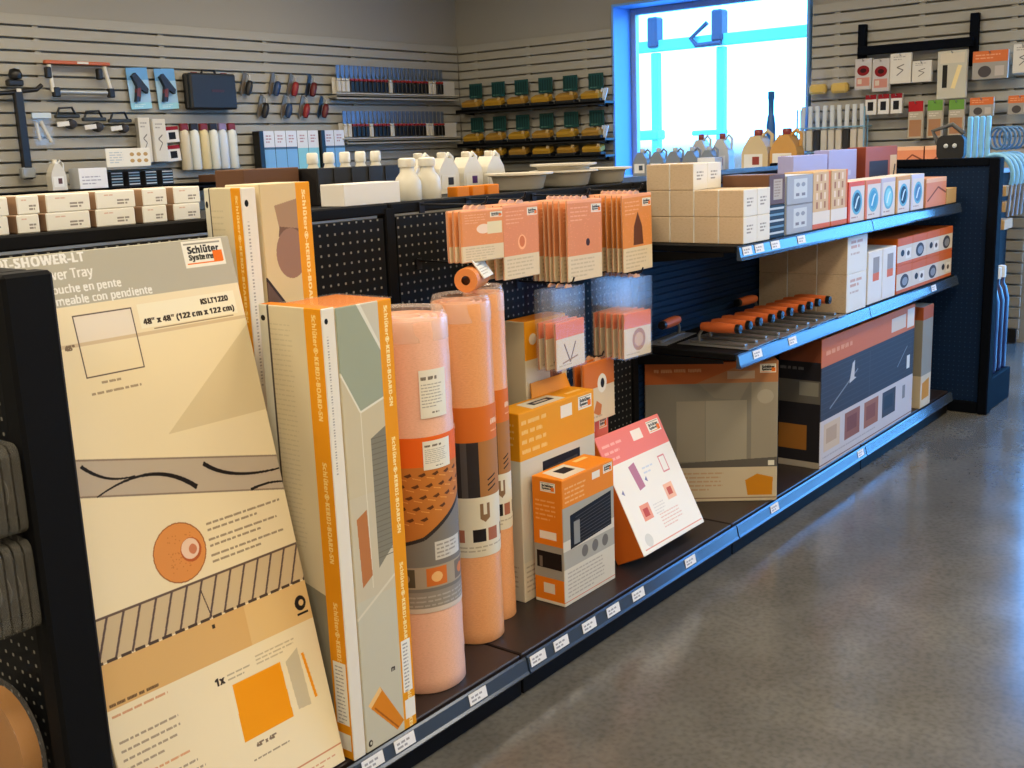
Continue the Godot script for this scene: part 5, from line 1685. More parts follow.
func left_wall_goods():
	var z := LEFT_Z + 0.003
	var black := mat("black_plastic", Color(0.03, 0.03, 0.035), 0.4)
	var white := mat("white_paint", Color(0.84, 0.83, 0.79), 0.5)
	var grey := mat("grey_tube", Color(0.60, 0.62, 0.63), 0.35, 0.3)
	wall_shelf("wall_shelf", "long black shelf on the left slatwall under the tools", Vector3(4.9, 1.285, z), Basis(), 3.6, 0.32, mat("black_steel"))
	# black support pole with arms
	var t = thing("support_pole", "black telescopic support pole hung upright on the left slatwall", "pole", "", Vector3(3.63, 1.36, z + 0.06))
	var st := start()
	boxgeo(st, Vector3(0, 0.27, 0), Vector3(0.055, 0.54, 0.04), 0.006)
	part(t, "pole", st, black)
	st = start()
	tube(st, [Vector3(-0.22, 0.52, 0), Vector3(-0.05, 0.53, 0), Vector3(0.02, 0.54, 0), Vector3(0.12, 0.55, 0.01), Vector3(0.16, 0.58, 0.01)], 0.014, 8)
	part(t, "arm", st, black)
	st = start()
	boxgeo(st, Vector3(-0.01, 0.59, 0), Vector3(0.10, 0.04, 0.05), 0.008)
	lathe(st, [Vector2(0.0, 0.61), Vector2(0.035, 0.615), Vector2(0.042, 0.64), Vector2(0.03, 0.67), Vector2(0, 0.68)], 16)
	part(t, "knob", st, black)
	st = start()
	boxgeo(st, Vector3(0, 0.545, 0.022), Vector3(0.03, 0.02, 0.005), 0.001)
	part(t, "sticker", st, white)
	st = start()
	boxgeo(st, Vector3(0.0, 0.04, 0.0), Vector3(0.09, 0.07, 0.05), 0.008)
	part(t, "foot", st, mat("grey_tube"))
	# tile cutter frame
	t = thing("tile_cutter", "tile cutter frame with an orange top bar on the left slatwall", "tile cutter", "", Vector3(4.065, 1.87, z + 0.05))
	st = start()
	boxgeo(st, Vector3(0, 0.215, 0), Vector3(0.46, 0.022, 0.03), 0.004)
	part(t, "top_bar", st, mat("orange_bar", Color(0.72, 0.36, 0.20), 0.45))
	st = start()
	boxgeo(st, Vector3(0.03, 0.216, 0.017), Vector3(0.08, 0.014, 0.004), 0.001)
	part(t, "bar_label", st, white)
	for s in [[-0.19, -0.02], [0.20, 0.03]]:
		st = start()
		tube(st, [Vector3(s[0] - 0.01, 0.20, 0), Vector3(s[0] + s[1] * 0.5 + 0.01, 0.03, 0)], 0.014, 8)
		part(t, "post", st, white)
		st = start()
		boxgeo(st, Vector3(s[0] + 0.02, 0.03, 0.0), Vector3(0.045, 0.06, 0.04), 0.006)
		part(t, "foot", st, black)
		st = start()
		boxgeo(st, Vector3(s[0] - 0.02 + (0.0 if s[0] < 0 else -0.03), 0.15, 0.0), Vector3(0.035, 0.07, 0.04), 0.006)
		part(t, "clamp", st, black)
	st = start()
	tube(st, [Vector3(-0.16, 0.03, 0), Vector3(0.19, 0.03, 0)], 0.016, 10)
	part(t, "rail_tube", st, grey)
	# two carded cutters
	for i in 2:
		t = thing("carded_cutter", "blue carded hand cutter on the left slatwall, beside the %s" % ["tile cutter frame", "black case"][i], "carded tool", "blue carded cutters", Vector3(4.53 + i * 0.22, 1.80, z + 0.02), Basis(Vector3.BACK, 0.05))
		part(t, "card", box_mesh(0.165, 0.275, 0.006, {"front": "blue_card", "all": "blue"}), art_mat("blue_card"))
		st = start()
		prism(st, PackedVector2Array([Vector2(-0.06, 0.22), Vector2(-0.03, 0.24), Vector2(0.055, 0.13), Vector2(0.045, 0.10), Vector2(0.0, 0.13), Vector2(-0.025, 0.05), Vector2(-0.055, 0.05), Vector2(-0.03, 0.15)]), 0.03, Transform3D(Basis(), Vector3(0, 0, 0.018)))
		part(t, "cutter_body", st, mat("tool_navy", Color(0.09, 0.11, 0.17), 0.45))
		st = start()
		prism(st, PackedVector2Array([Vector2(-0.035, 0.135), Vector2(-0.008, 0.14), Vector2(-0.02, 0.08), Vector2(-0.045, 0.085)]), 0.034, Transform3D(Basis(), Vector3(0, 0, 0.018)))
		part(t, "grip", st, mat("tool_red", Color(0.42, 0.16, 0.15), 0.5))
	# black case
	t = thing("tool_case", "black hard tool case with a top handle on the left slatwall", "case", "", Vector3(5.08, 1.795, z + 0.06))
	st = start()
	boxgeo(st, Vector3(0, 0.127, -0.022), Vector3(0.40, 0.25, 0.05), 0.012)
	part(t, "shell", st, mat("case_black", Color(0.06, 0.065, 0.075), 0.5))
	st = start()
	boxgeo(st, Vector3(0, 0.127, 0.03), Vector3(0.40, 0.25, 0.05), 0.012)
	var lid := part(t, "lid", st, mat("case_slate", Color(0.10, 0.115, 0.135), 0.5))
	st = start()
	boxgeo(st, Vector3(0.03, 0.13, 0.056), Vector3(0.11, 0.018, 0.002), 0.0)
	part(lid, "badge", st, mat("badge_red", Color(0.24, 0.10, 0.11), 0.5))
	st = start()
	tube(st, [Vector3(-0.06, 0.252, 0.0), Vector3(-0.05, 0.275, 0.0), Vector3(0.05, 0.275, 0.0), Vector3(0.06, 0.252, 0.0)], 0.009, 8)
	part(t, "handle", st, black)
	for s in [-0.13, 0.13]:
		st = start()
		boxgeo(st, Vector3(s, 0.25, 0.004), Vector3(0.05, 0.022, 0.02), 0.003)
		part(t, "latch", st, mat("latch_red", Color(0.40, 0.12, 0.12), 0.5))
	# eight hand trowels in two rows
	var cols := [Color(0.05, 0.05, 0.06), Color(0.08, 0.20, 0.36), Color(0.50, 0.08, 0.08), Color(0.34, 0.06, 0.06)]
	var nm := ["black", "blue", "red", "dark red"]
	for row in 2:
		for i in 4:
			var x: float = [[5.46, 5.73, 5.91, 6.10], [5.60, 5.83, 6.01, 6.21]][row][i]
			hand_trowel("%s handled pointing trowel, %s row on the left slatwall" % [nm[i], ["upper", "lower"][row]], Vector3(x, [2.05, 1.885][row], z + 0.03), cols[i], i == 3)
	# two display strips of scrapers
	display_strip(Vector3(6.285, 1.925, z + 0.05), 1.50, [[346, 362, 4], [366, 383, 4], [388, 412, 6], [414, 425, 3], [433, 446, 3]], 333, "upper")
	display_strip(Vector3(6.325, 1.565, z + 0.05), 1.46, [[351, 365, 4], [371, 386, 4], [391, 405, 4], [410, 423, 4], [431, 444, 3]], 340, "lower")
	wall_shelf("tool_ledge", "narrow grey ledge under the upper scraper strip", Vector3(7.03, 1.915, z), Basis(), 1.5, 0.10, mat("slat_grey"))
	wall_shelf("tool_ledge", "narrow grey ledge under the lower scraper strip", Vector3(7.08, 1.555, z), Basis(), 1.42, 0.10, mat("slat_grey"))
	# bagged and boxed goods of the middle rows
	t = thing("bagged_tool", "clear bag with a white header hung beside the black pole", "bag", "", Vector3(3.785, 1.57, z + 0.03))
	st = start()
	boxgeo(st, Vector3(0, 0.185, 0), Vector3(0.13, 0.035, 0.012), 0.002)
	part(t, "header", st, mat("pale_header", Color(0.76, 0.82, 0.86), 0.5))
	st = start()
	prism(st, round_rect(0.125, 0.17, 0.02), 0.024, Transform3D(Basis(), Vector3(0, 0.085, 0)))
	part(t, "clear_bag", st, clear_plastic())
	st = start()
	tube(st, [Vector3(-0.04, 0.14, 0), Vector3(-0.03, 0.03, 0)], 0.010, 8)
	tube(st, [Vector3(-0.01, 0.15, 0), Vector3(0.045, 0.02, 0)], 0.012, 8)
	part(t, "cream_rods", st, mat("cream_plastic", Color(0.80, 0.75, 0.62), 0.5))
	var tools := [[3.95, 1.70], [4.14, 1.68], [4.33, 1.67]]
	for i in 3:
		t = thing("clamp_tool", "dark seam clamp with white tag on the left slatwall, %s" % ["beside the bagged tool", "middle of the three", "beside the grey clamshell"][i], "clamp", "dark seam clamps", Vector3(tools[i][0], tools[i][1], z + 0.05))
		st = start()
		boxgeo(st, Vector3(0, 0.05, 0), Vector3(0.17, 0.024, 0.03), 0.005)
		part(t, "bar", st, mat("tool_grey", Color(0.16, 0.18, 0.19), 0.45))
		st = start()
		lathe(st, [Vector2(0, -0.03), Vector2(0.03, -0.025), Vector2(0.034, 0.0), Vector2(0.026, 0.03), Vector2(0, 0.034)], 16, Vector3(0.02, 0.0, 0.0), Basis(Vector3.RIGHT, PI / 2))
		part(t, "suction_cup", st, mat("rubber_brown", Color(0.15, 0.13, 0.12), 0.6))
		st = start()
		boxgeo(st, Vector3(-0.05, 0.0, 0.03), Vector3(0.085, 0.03, 0.003), 0.001, Basis(Vector3.BACK, 0.1))
		part(t, "price_tag", st, white)
		st = start()
		tube(st, [Vector3(-0.07, 0.055, 0), Vector3(-0.05, 0.10, 0), Vector3(0.04, 0.105, 0), Vector3(0.06, 0.06, 0)], 0.008, 6)
		part(t, "handle", st, black)
	carton("sign_board", "white printed sign board on the left slatwall", "sign", "", 0.33, 0.12, 0.008, {"front": "sign_face", "all": "white"}, Vector3(4.235, 1.415, z + 0.25))
	carton("clamshell_pack", "tall grey and white clamshell pack beside the sealant tubes", "pack", "clamshell packs", 0.09, 0.30, 0.04, {"front": "white_pack", "all": "grey"}, Vector3(4.50, 1.44, z + 0.05))
	carton("clamshell_pack", "tall white clamshell pack next to the grey clamshell", "pack", "clamshell packs", 0.10, 0.29, 0.05, {"front": "white_pack", "all": "white"}, Vector3(4.61, 1.44, z + 0.06))
	for iy in 2:
		carton("small_pack", "small white pack with a dark dot, %s of two" % ["lower", "upper"][iy], "pack", "small white packs", 0.11, 0.11, 0.03, {"front": "black_card", "all": "white"}, Vector3(4.725, 1.44 + iy * 0.13, z + 0.05), Basis(Vector3.BACK, 0.06))
	for i in 6:
		t = thing("sealant_tube", "white sealant tube with a %s hung on the left slatwall" % ["red cap beside the clamshells", "dark cap second along", "cream neck, third along", "dark cap fourth along", "lilac cap fifth along", "red cap nearest the blue bags"][i], "tube", "sealant tubes", Vector3(4.835 + i * 0.083, 1.375, z + 0.045))
		st = start()
		lathe(st, [Vector2(0, 0), Vector2(0.034, 0.0), Vector2(0.038, 0.01), Vector2(0.037, 0.24), Vector2(0.030, 0.27), Vector2(0.012, 0.285)], 18)
		part(t, "tube_body", st, mat(["tube_cream", "tube_white", "tube_yellow", "tube_white", "tube_cool", "tube_white"][i], [Color(0.80, 0.76, 0.66), Color(0.84, 0.86, 0.84), Color(0.84, 0.78, 0.60), Color(0.84, 0.86, 0.84), Color(0.80, 0.84, 0.88), Color(0.84, 0.86, 0.84)][i], 0.4))
		st = start()
		boxgeo(st, Vector3(0, 0.30, 0), Vector3(0.066, 0.05, 0.03), 0.006)
		part(t, "header", st, mat(["hdr_red", "hdr_dark", "hdr_red", "hdr_dark", "hdr_lilac", "hdr_red"][i], [Color(0.46, 0.08, 0.10), Color(0.10, 0.05, 0.06), Color(0.46, 0.08, 0.10), Color(0.10, 0.05, 0.06), Color(0.52, 0.46, 0.62), Color(0.46, 0.08, 0.10)][i], 0.5))
	var gap := 0.0
	for i in 7:
		if i == 5:
			gap = 0.056
		carton("adhesive_bag", "%s pouch with a white printed head, %s" % ["aqua" if i in [3, 4] else "sky blue", ["next to the black divider", "second of the blue row", "third of the blue row", "fourth of the blue row", "before the gap in the blue row", "after the gap in the blue row", "end of the blue row"][i]], "pouch", "blue pouches", 0.108, 0.32, 0.05, {"front": "aqua_bag" if i in [3, 4] else "blue_bag", "left": "navy", "all": "blue"}, Vector3(5.565 + i * 0.112 + gap, 1.32, z + 0.06))
	for i in 2:
		st = start()
		boxgeo(st, Vector3(0, 0.16, 0), Vector3(0.045, 0.33, 0.08), 0.004)
		single("shelf_divider", "black divider %s the blue pouches" % ["beside", "in the gap between"][i], "divider", "black dividers", st, black, Vector3([5.475, 6.097][i], 1.315, z + 0.07))
	# on the shelf
	carton("white_box", "white box with printed lines on the black wall shelf", "box", "", 0.20, 0.13, 0.12, {"front": "white_face", "all": "palegrey"}, Vector3(3.96, 1.286, z + 0.2))
	jug("shelf_jug", "small white jug beside the black pole on the wall shelf", "", Vector3(3.74, 1.286, z + 0.2), 0.10, 0.19, Color(0.82, 0.80, 0.74), Color(0.36, 0.2, 0.16))
	for i in 4:
		carton("dark_box", "dark grey box on the wall shelf under the sign, %s" % ["beside the white box", "second along", "third along", "below the clamshells"][i], "box", "dark boxes under the sign", 0.09, 0.10, 0.08, {"all": "charcoal", "front": "striped_icon"}, Vector3(4.16 + i * 0.13, 1.286, z + 0.17))
	carton("brown_box", "wide brown carton at the end of the wall shelf", "box", "", 0.34, 0.05, 0.2, {"all": "brown"}, Vector3(5.05, 1.286, z + 0.2))

func hand_trowel(label: String, at: Vector3, col: Color, dark_blade: bool):
	var t = thing("pointing_trowel", label, "trowel", "pointing trowels", at, Basis(Vector3.BACK, -0.32))
	var st := start()
	prism(st, PackedVector2Array([Vector2(-0.016, 0.0), Vector2(0.016, 0.0), Vector2(0.018, -0.15), Vector2(0.0, -0.185), Vector2(-0.018, -0.15)]), 0.003, Transform3D(Basis(), Vector3(-0.02, 0.02, -0.01)))
	part(t, "blade", st, mat("blade_dark", Color(0.06, 0.06, 0.06), 0.4) if dark_blade else mat("blade_tan", Color(0.42, 0.37, 0.30), 0.4, 0.4))
	st = start()
	lathe(st, [Vector2(0, -0.06), Vector2(0.017, -0.055), Vector2(0.026, -0.02), Vector2(0.027, 0.02), Vector2(0.018, 0.05), Vector2(0, 0.058)], 14, Vector3(0.018, -0.09, 0.014))
	part(t, "handle", st, mat("grip_%s" % col.to_html(), col, 0.45))
	st = start()
	tube(st, [Vector3(0.018, -0.04, 0.012), Vector3(0.016, 0.0, 0.0), Vector3(-0.01, 0.015, -0.01)], 0.005, 6)
	part(t, "shank", st, mat("brushed_steel", Color(0.66, 0.66, 0.65), 0.35, 0.75))

func display_strip(at: Vector3, w: float, groups: Array, px0: float, which: String):
	var t = thing("display_strip", "white scraper display strip, %s one on the left slatwall" % which, "display", "scraper display strips", at)
	var st := start()
	boxgeo(st, Vector3(w / 2, 0.065, 0.0), Vector3(w, 0.13, 0.012), 0.002)
	part(t, "panel", st, mat("strip_white", Color(0.78, 0.76, 0.71), 0.5))
	st = start()
	boxgeo(st, Vector3(w / 2, 0.004, 0.03), Vector3(w, 0.008, 0.05), 0.001)
	part(t, "ledge", st, mat("strip_white"))
	var n := int(w * 0.89 / 0.05)
	for k in n:
		var x := 0.045 + k * 0.05
		var px: float = px0 + x / 0.01215
		var dark := false
		for g in groups:
			if px > g[0] - 0.5 and px < g[1] + 0.5:
				dark = true
		scraper("%s handled scraper, %s in the %s strip counted from the hand trowels" % ["black and red" if dark else "white", nth(k), which], at + Vector3(x, 0.012, 0.028), dark)

var scraper_parts := []
func scraper(label: String, at: Vector3, dark: bool):
	var t = thing("scraper", label, "scraper", "scrapers in the display strips", at)
	if scraper_parts.is_empty():
		var st := start()
		boxgeo(st, Vector3(0, 0.048, 0), Vector3(0.040, 0.086, 0.022), 0.005)
		scraper_parts.append(["handle", st.commit(), mat("scraper_black", Color(0.03, 0.03, 0.035), 0.4)])
		st = start()
		boxgeo(st, Vector3(0, 0.102, 0), Vector3(0.040, 0.018, 0.022), 0.004)
		scraper_parts.append(["collar", st.commit(), mat("scraper_red", Color(0.58, 0.10, 0.10), 0.45)])
		st = start()
		prism(st, PackedVector2Array([Vector2(-0.012, 0.11), Vector2(0.012, 0.11), Vector2(0.019, 0.15), Vector2(0.019, 0.215), Vector2(-0.019, 0.215), Vector2(-0.019, 0.15)]), 0.003)
		scraper_parts.append(["blade", st.commit(), mat("scraper_blade", Color(0.42, 0.47, 0.54), 0.4, 0.6)])
	for p in scraper_parts:
		part(t, p[0], p[1], p[2] if dark or p[0] == "blade" else mat("strip_white"))

# ---------------------------------------------------------------- far slatwall and the display under the window
func far_wall_goods():
	var wx := FAR_X - 0.003
	var turn := yaw(-PI / 2)
	# yellow floats on teal cards, three rows of six
	for row in 3:
		for i in 6:
			var z: float = -6.56 + i * 0.262
			var y: float = [1.80, 1.50, 1.365][row]
			var t = thing("yellow_float", "yellow sponge float on a teal card, %s row, %s" % [["top", "middle", "bottom"][row], ["next to the corner", "second from the corner", "third from the corner", "third from the window", "second from the window", "next to the window"][i]], "float", "yellow floats left of the window", Vector3(wx, y, z), turn)
			if row < 2:
				part(t, "card", box_mesh(0.15, 0.13, 0.006, {"front": "teal_card", "all": "teal"}), art_mat("teal_card"), Transform3D(Basis(), Vector3(0, 0.10, 0.05)))
			var st := start()
			boxgeo(st, Vector3(0, 0.05, 0.11), Vector3(0.19, 0.055, 0.09), 0.012, Basis(Vector3.RIGHT, 0.35))
			part(t, "sponge", st, mat("float_yellow", Color(0.66, 0.50, 0.10), 0.6) if (i + row) % 2 else mat("float_gold", Color(0.62, 0.46, 0.14), 0.6))
			st = start()
			boxgeo(st, Vector3(0.0, 0.012, 0.11), Vector3(0.20, 0.026, 0.08), 0.005)
			part(t, "base", st, mat("float_navy", Color(0.05, 0.07, 0.10), 0.5))
			st = start()
			boxgeo(st, Vector3(0.07, 0.066, 0.145), Vector3(0.03, 0.05, 0.006), 0.002, Basis(Vector3.BACK, -0.4))
			part(t, "tag", st, mat("float_tag", Color(0.70, 0.60, 0.42), 0.5))
	for row in 2:
		for k in 3:
			var st := start()
			tube(st, [Vector3(0, 0, 0), Vector3(0.0, 0.10, 0.03)], 0.010, 8)
			single("white_stick", "white stick by the window, %s float row, %s from the floats" % [["top", "middle"][row], nth(k)], "stick", "white sticks beside the floats", st, mat("stick_white", Color(0.78, 0.80, 0.80), 0.5), Vector3(wx - 0.10, [1.80, 1.50][row], -5.185 + k * 0.024), Basis(Vector3.RIGHT, 0.0))
	for row in 3:
		wall_shelf("float_ledge", "dark ledge under the %s row of yellow floats" % ["top", "middle", "bottom"][row], Vector3(wx, [1.798, 1.498, 1.363][row], -5.90), turn, 1.62, 0.17, mat("ledge_dark", Color(0.06, 0.065, 0.075), 0.5))
	# display unit under the window
	var u = thing("window_display", "black display unit with a blue lit top below the shop window", "display unit", "", Vector3(7.44, 0, -3.45))
	var s0 := start()
	boxgeo(s0, Vector3(0, 0.58, 0), Vector3(0.80, 1.16, 3.0), 0.006)
	part(u, "cabinet", s0, mat("black_steel"))
	s0 = start()
	boxgeo(s0, Vector3(0, 1.175, 0), Vector3(0.84, 0.03, 3.04), 0.004)
	part(u, "top_board", s0, mat("pale_top", Color(0.62, 0.66, 0.70), 0.35))
	var ty := 1.191
	var grey := Color(0.50, 0.53, 0.55)
	for i in 5:
		jug("grey_jug", "grey handled jug in the row under the window, %s" % ["beside the window lining", "second in the row", "third in the row", "fourth in the row", "last in the row"][i], "grey handled jugs", Vector3(7.45, ty, -4.55 + i * 0.145), 0.13, 0.21, grey, Color(0.25, 0.3, 0.34), yaw(-PI / 2), Color(0.7, 0.74, 0.76))
	var jz := [-4.13, -3.95, -3.58, -3.36]
	var jc := [Color(0.74, 0.72, 0.66), Color(0.76, 0.75, 0.70), Color(0.80, 0.72, 0.56), Color(0.78, 0.58, 0.30)]
	var jl := ["pale jug with a rust cap behind the grey jugs", "pale jug with a rust cap at the end of the grey jugs", "cream jug with a red cap under the window", "ochre jug with a red cap under the window"]
	for i in 4:
		jug("capped_jug", jl[i], "red capped jugs", Vector3(7.62 if i < 2 else 7.46, ty, jz[i]), 0.15 if i < 2 else 0.205, 0.30 if i < 2 else 0.315, jc[i], Color(0.55, 0.2, 0.14), yaw(-PI / 2), Color(0.50, 0.16, 0.14))
	var st := start()
	lathe(st, [Vector2(0, 0), Vector2(0.03, 0), Vector2(0.033, 0.01), Vector2(0.033, 0.34), Vector2(0.026, 0.40), Vector2(0.02, 0.42), Vector2(0.02, 0.52), Vector2(0.024, 0.53), Vector2(0.024, 0.58), Vector2(0, 0.585)], 20)
	single("blue_canister", "tall narrow blue canister standing in front of the window", "canister", "", st, mat("canister_blue", Color(0.10, 0.36, 0.62), 0.35), Vector3(7.62, ty, -3.56))
	carton("window_box", "white box beside the grey jugs under the window", "box", "", 0.14, 0.13, 0.12, {"front": "white_face", "all": "palegrey"}, Vector3(7.25, ty, -3.86), turn)
	for i in 2:
		carton("lilac_carton", "long lilac carton on the display unit, beside the %s" % ["ochre jug", "rust cartons"][i], "box", "lilac cartons", 0.27, 0.12, 0.16, {"front": "lilac_face", "all": "lilac"}, Vector3(7.25, ty, -3.07 + i * 0.285), turn)
	for i in 3:
		carton("rust_carton", "flat rust red carton on the display unit, %s" % ["beside the lilac cartons", "middle of three", "nearest the end"][i], "box", "rust cartons", 0.17, 0.16, 0.16, {"front": "orange_small", "top": "cream", "all": "rust"}, Vector3(7.40, ty + 0.0, -2.62 + i * 0.178), turn)
	# wire rack of white brushes
	var rk = thing("brush_rack", "pale blue wire rack holding white brushes beside the window", "rack", "", Vector3(7.80, 1.335, -3.17), turn)
	st = start()
	for zz in [-0.03, 0.035]:
		for yy in [-0.01, 0.165]:
			tube(st, [Vector3(-0.25, yy, zz), Vector3(0.25, yy, zz)], 0.006, 6)
	for xx in [-0.25, 0.25]:
		for zz in [-0.03, 0.035]:
			tube(st, [Vector3(xx, -0.01, zz), Vector3(xx, 0.30, zz)], 0.006, 6)
		tube(st, [Vector3(xx, 0.165, -0.11), Vector3(xx, 0.165, -0.03)], 0.006, 6)
	part(rk, "wire_frame", st, mat("wire_blue", Color(0.50, 0.66, 0.74), 0.4))
	for i in 9:
		var b = thing("white_brush", "white handled brush in the wire rack, %s from the window" % nth(i), "brush", "brushes in the wire rack", Vector3(7.80, 1.336, -3.39 + i * 0.055), turn)
		st = start()
		boxgeo(st, Vector3(0, 0.075, 0), Vector3(0.046, 0.15, 0.04), 0.006)
		part(b, "bristle_block", st, mat("brush_cream", Color(0.78, 0.74, 0.66), 0.7) if i % 4 != 2 else mat("brush_dark", Color(0.14, 0.14, 0.15), 0.7))
		st = start()
		boxgeo(st, Vector3(0, 0.235, 0), Vector3(0.03, 0.17, 0.014), 0.005, Basis(Vector3.BACK, 0.04 * ((i % 3) - 1)))
		part(b, "handle", st, mat("stick_white", Color(0.78, 0.80, 0.80), 0.5))
	# black hanging rail
	var hr = thing("hanging_rail", "black steel hanging rail with two posts on the far slatwall", "rail", "", Vector3(wx - 0.06, 1.86, -2.615), turn)
	for s in [-1, 1]:
		st = start()
		boxgeo(st, Vector3(s * 0.38, 0.17, -0.03), Vector3(0.055, 0.34, 0.045), 0.004)
		part(hr, "post", st, mat("navy_black_steel", Color(0.04, 0.055, 0.085), 0.75))
	st = start()
	boxgeo(st, Vector3(0, 0.155, 0.02), Vector3(0.78, 0.06, 0.04), 0.004)
	part(hr, "cross_bar", st, mat("navy_black_steel"))
	# carded goods
	var cards := [
		["red_card", "red disc carded pack on the far slatwall, beside the yellow sponge bags", "red disc cards", 0.12, 0.21, -2.945, 1.75], ["red_card", "red disc carded pack on the far slatwall, beside the white packs", "red disc cards", 0.12, 0.22, -2.82, 1.73],
		["white_pack", "tall white pack with line drawing under the hanging rail", "white packs under the rail", 0.145, 0.20, -2.685, 1.775], ["white_pack", "short white pack with line drawing under the hanging rail", "white packs under the rail", 0.13, 0.14, -2.54, 1.775],
		["tool_pack", "clear pack with a cream tool under the rail post", "", 0.19, 0.31, -2.34, 1.655], ["orange_head", "orange headed pack right of the rail post", "orange headed packs", 0.22, 0.18, -2.10, 1.765],
		["white_pack", "pale pack next to the upper orange headed pack", "", 0.12, 0.18, -1.90, 1.79], ["black_card", "small maroon topped card with a black tool, beside the brush rack", "maroon topped cards", 0.078, 0.135, -2.885, 1.575],
		["black_card", "small maroon topped card with a black tool, middle one", "maroon topped cards", 0.078, 0.135, -2.795, 1.575], ["black_card", "small maroon topped card with a black tool, beside the red strip card", "maroon topped cards", 0.078, 0.135, -2.705, 1.575],
		["strip_0", "red headed strip card on the far slatwall", "", 0.10, 0.25, -2.57, 1.40], ["strip_1", "green headed strip card beside the red one", "green headed strip cards", 0.10, 0.25, -2.44, 1.40], ["strip_1", "green headed strip card beside the orange heads", "green headed strip cards", 0.10, 0.235, -2.30, 1.41],
		["orange_head", "lower orange headed pack above the blue hooks", "orange headed packs", 0.15, 0.12, -2.14, 1.53], ["orange_head", "lower orange headed pack at the end of the slatwall", "orange headed packs", 0.15, 0.12, -1.90, 1.53]]
	for c in cards:
		var cd := carton("carded_pack", c[1], "pack", c[2], c[3], c[4], 0.03, {"front": c[0], "all": "offwhite"}, Vector3(wx - 0.118, c[6], c[5]), turn)
		peg_on(cd, c[4])
	for i in 2:
		var b = thing("sponge_bag", "clear bag of yellow sponge, %s the window" % ["next to", "second from"][i], "bag", "yellow sponge bags", Vector3(wx - 0.07, 1.73, -3.30 + i * 0.165), turn)
		st = start()
		boxgeo(st, Vector3(0, 0.045, 0), Vector3(0.125, 0.07, 0.06), 0.015)
		part(b, "sponge", st, mat("sponge_yellow", Color(0.80, 0.66, 0.26), 0.8))
		st = start()
		prism(st, PackedVector2Array([Vector2(-0.072, 0.0), Vector2(0.072, 0.0), Vector2(0.06, 0.10), Vector2(0.02, 0.19), Vector2(-0.03, 0.19), Vector2(-0.066, 0.10)]), 0.07)
		part(b, "clear_bag", st, clear_plastic())

func peg_on(card: MeshInstance3D, h: float):
	var st := start()
	tube(st, [Vector3(0, h - 0.015, -0.113), Vector3(0, h - 0.015, 0.03), Vector3(0, h - 0.002, 0.04)], 0.003, 6)
	part(card, "peg", st, mat("zinc", Color(0.62, 0.63, 0.65), 0.35, 0.8))

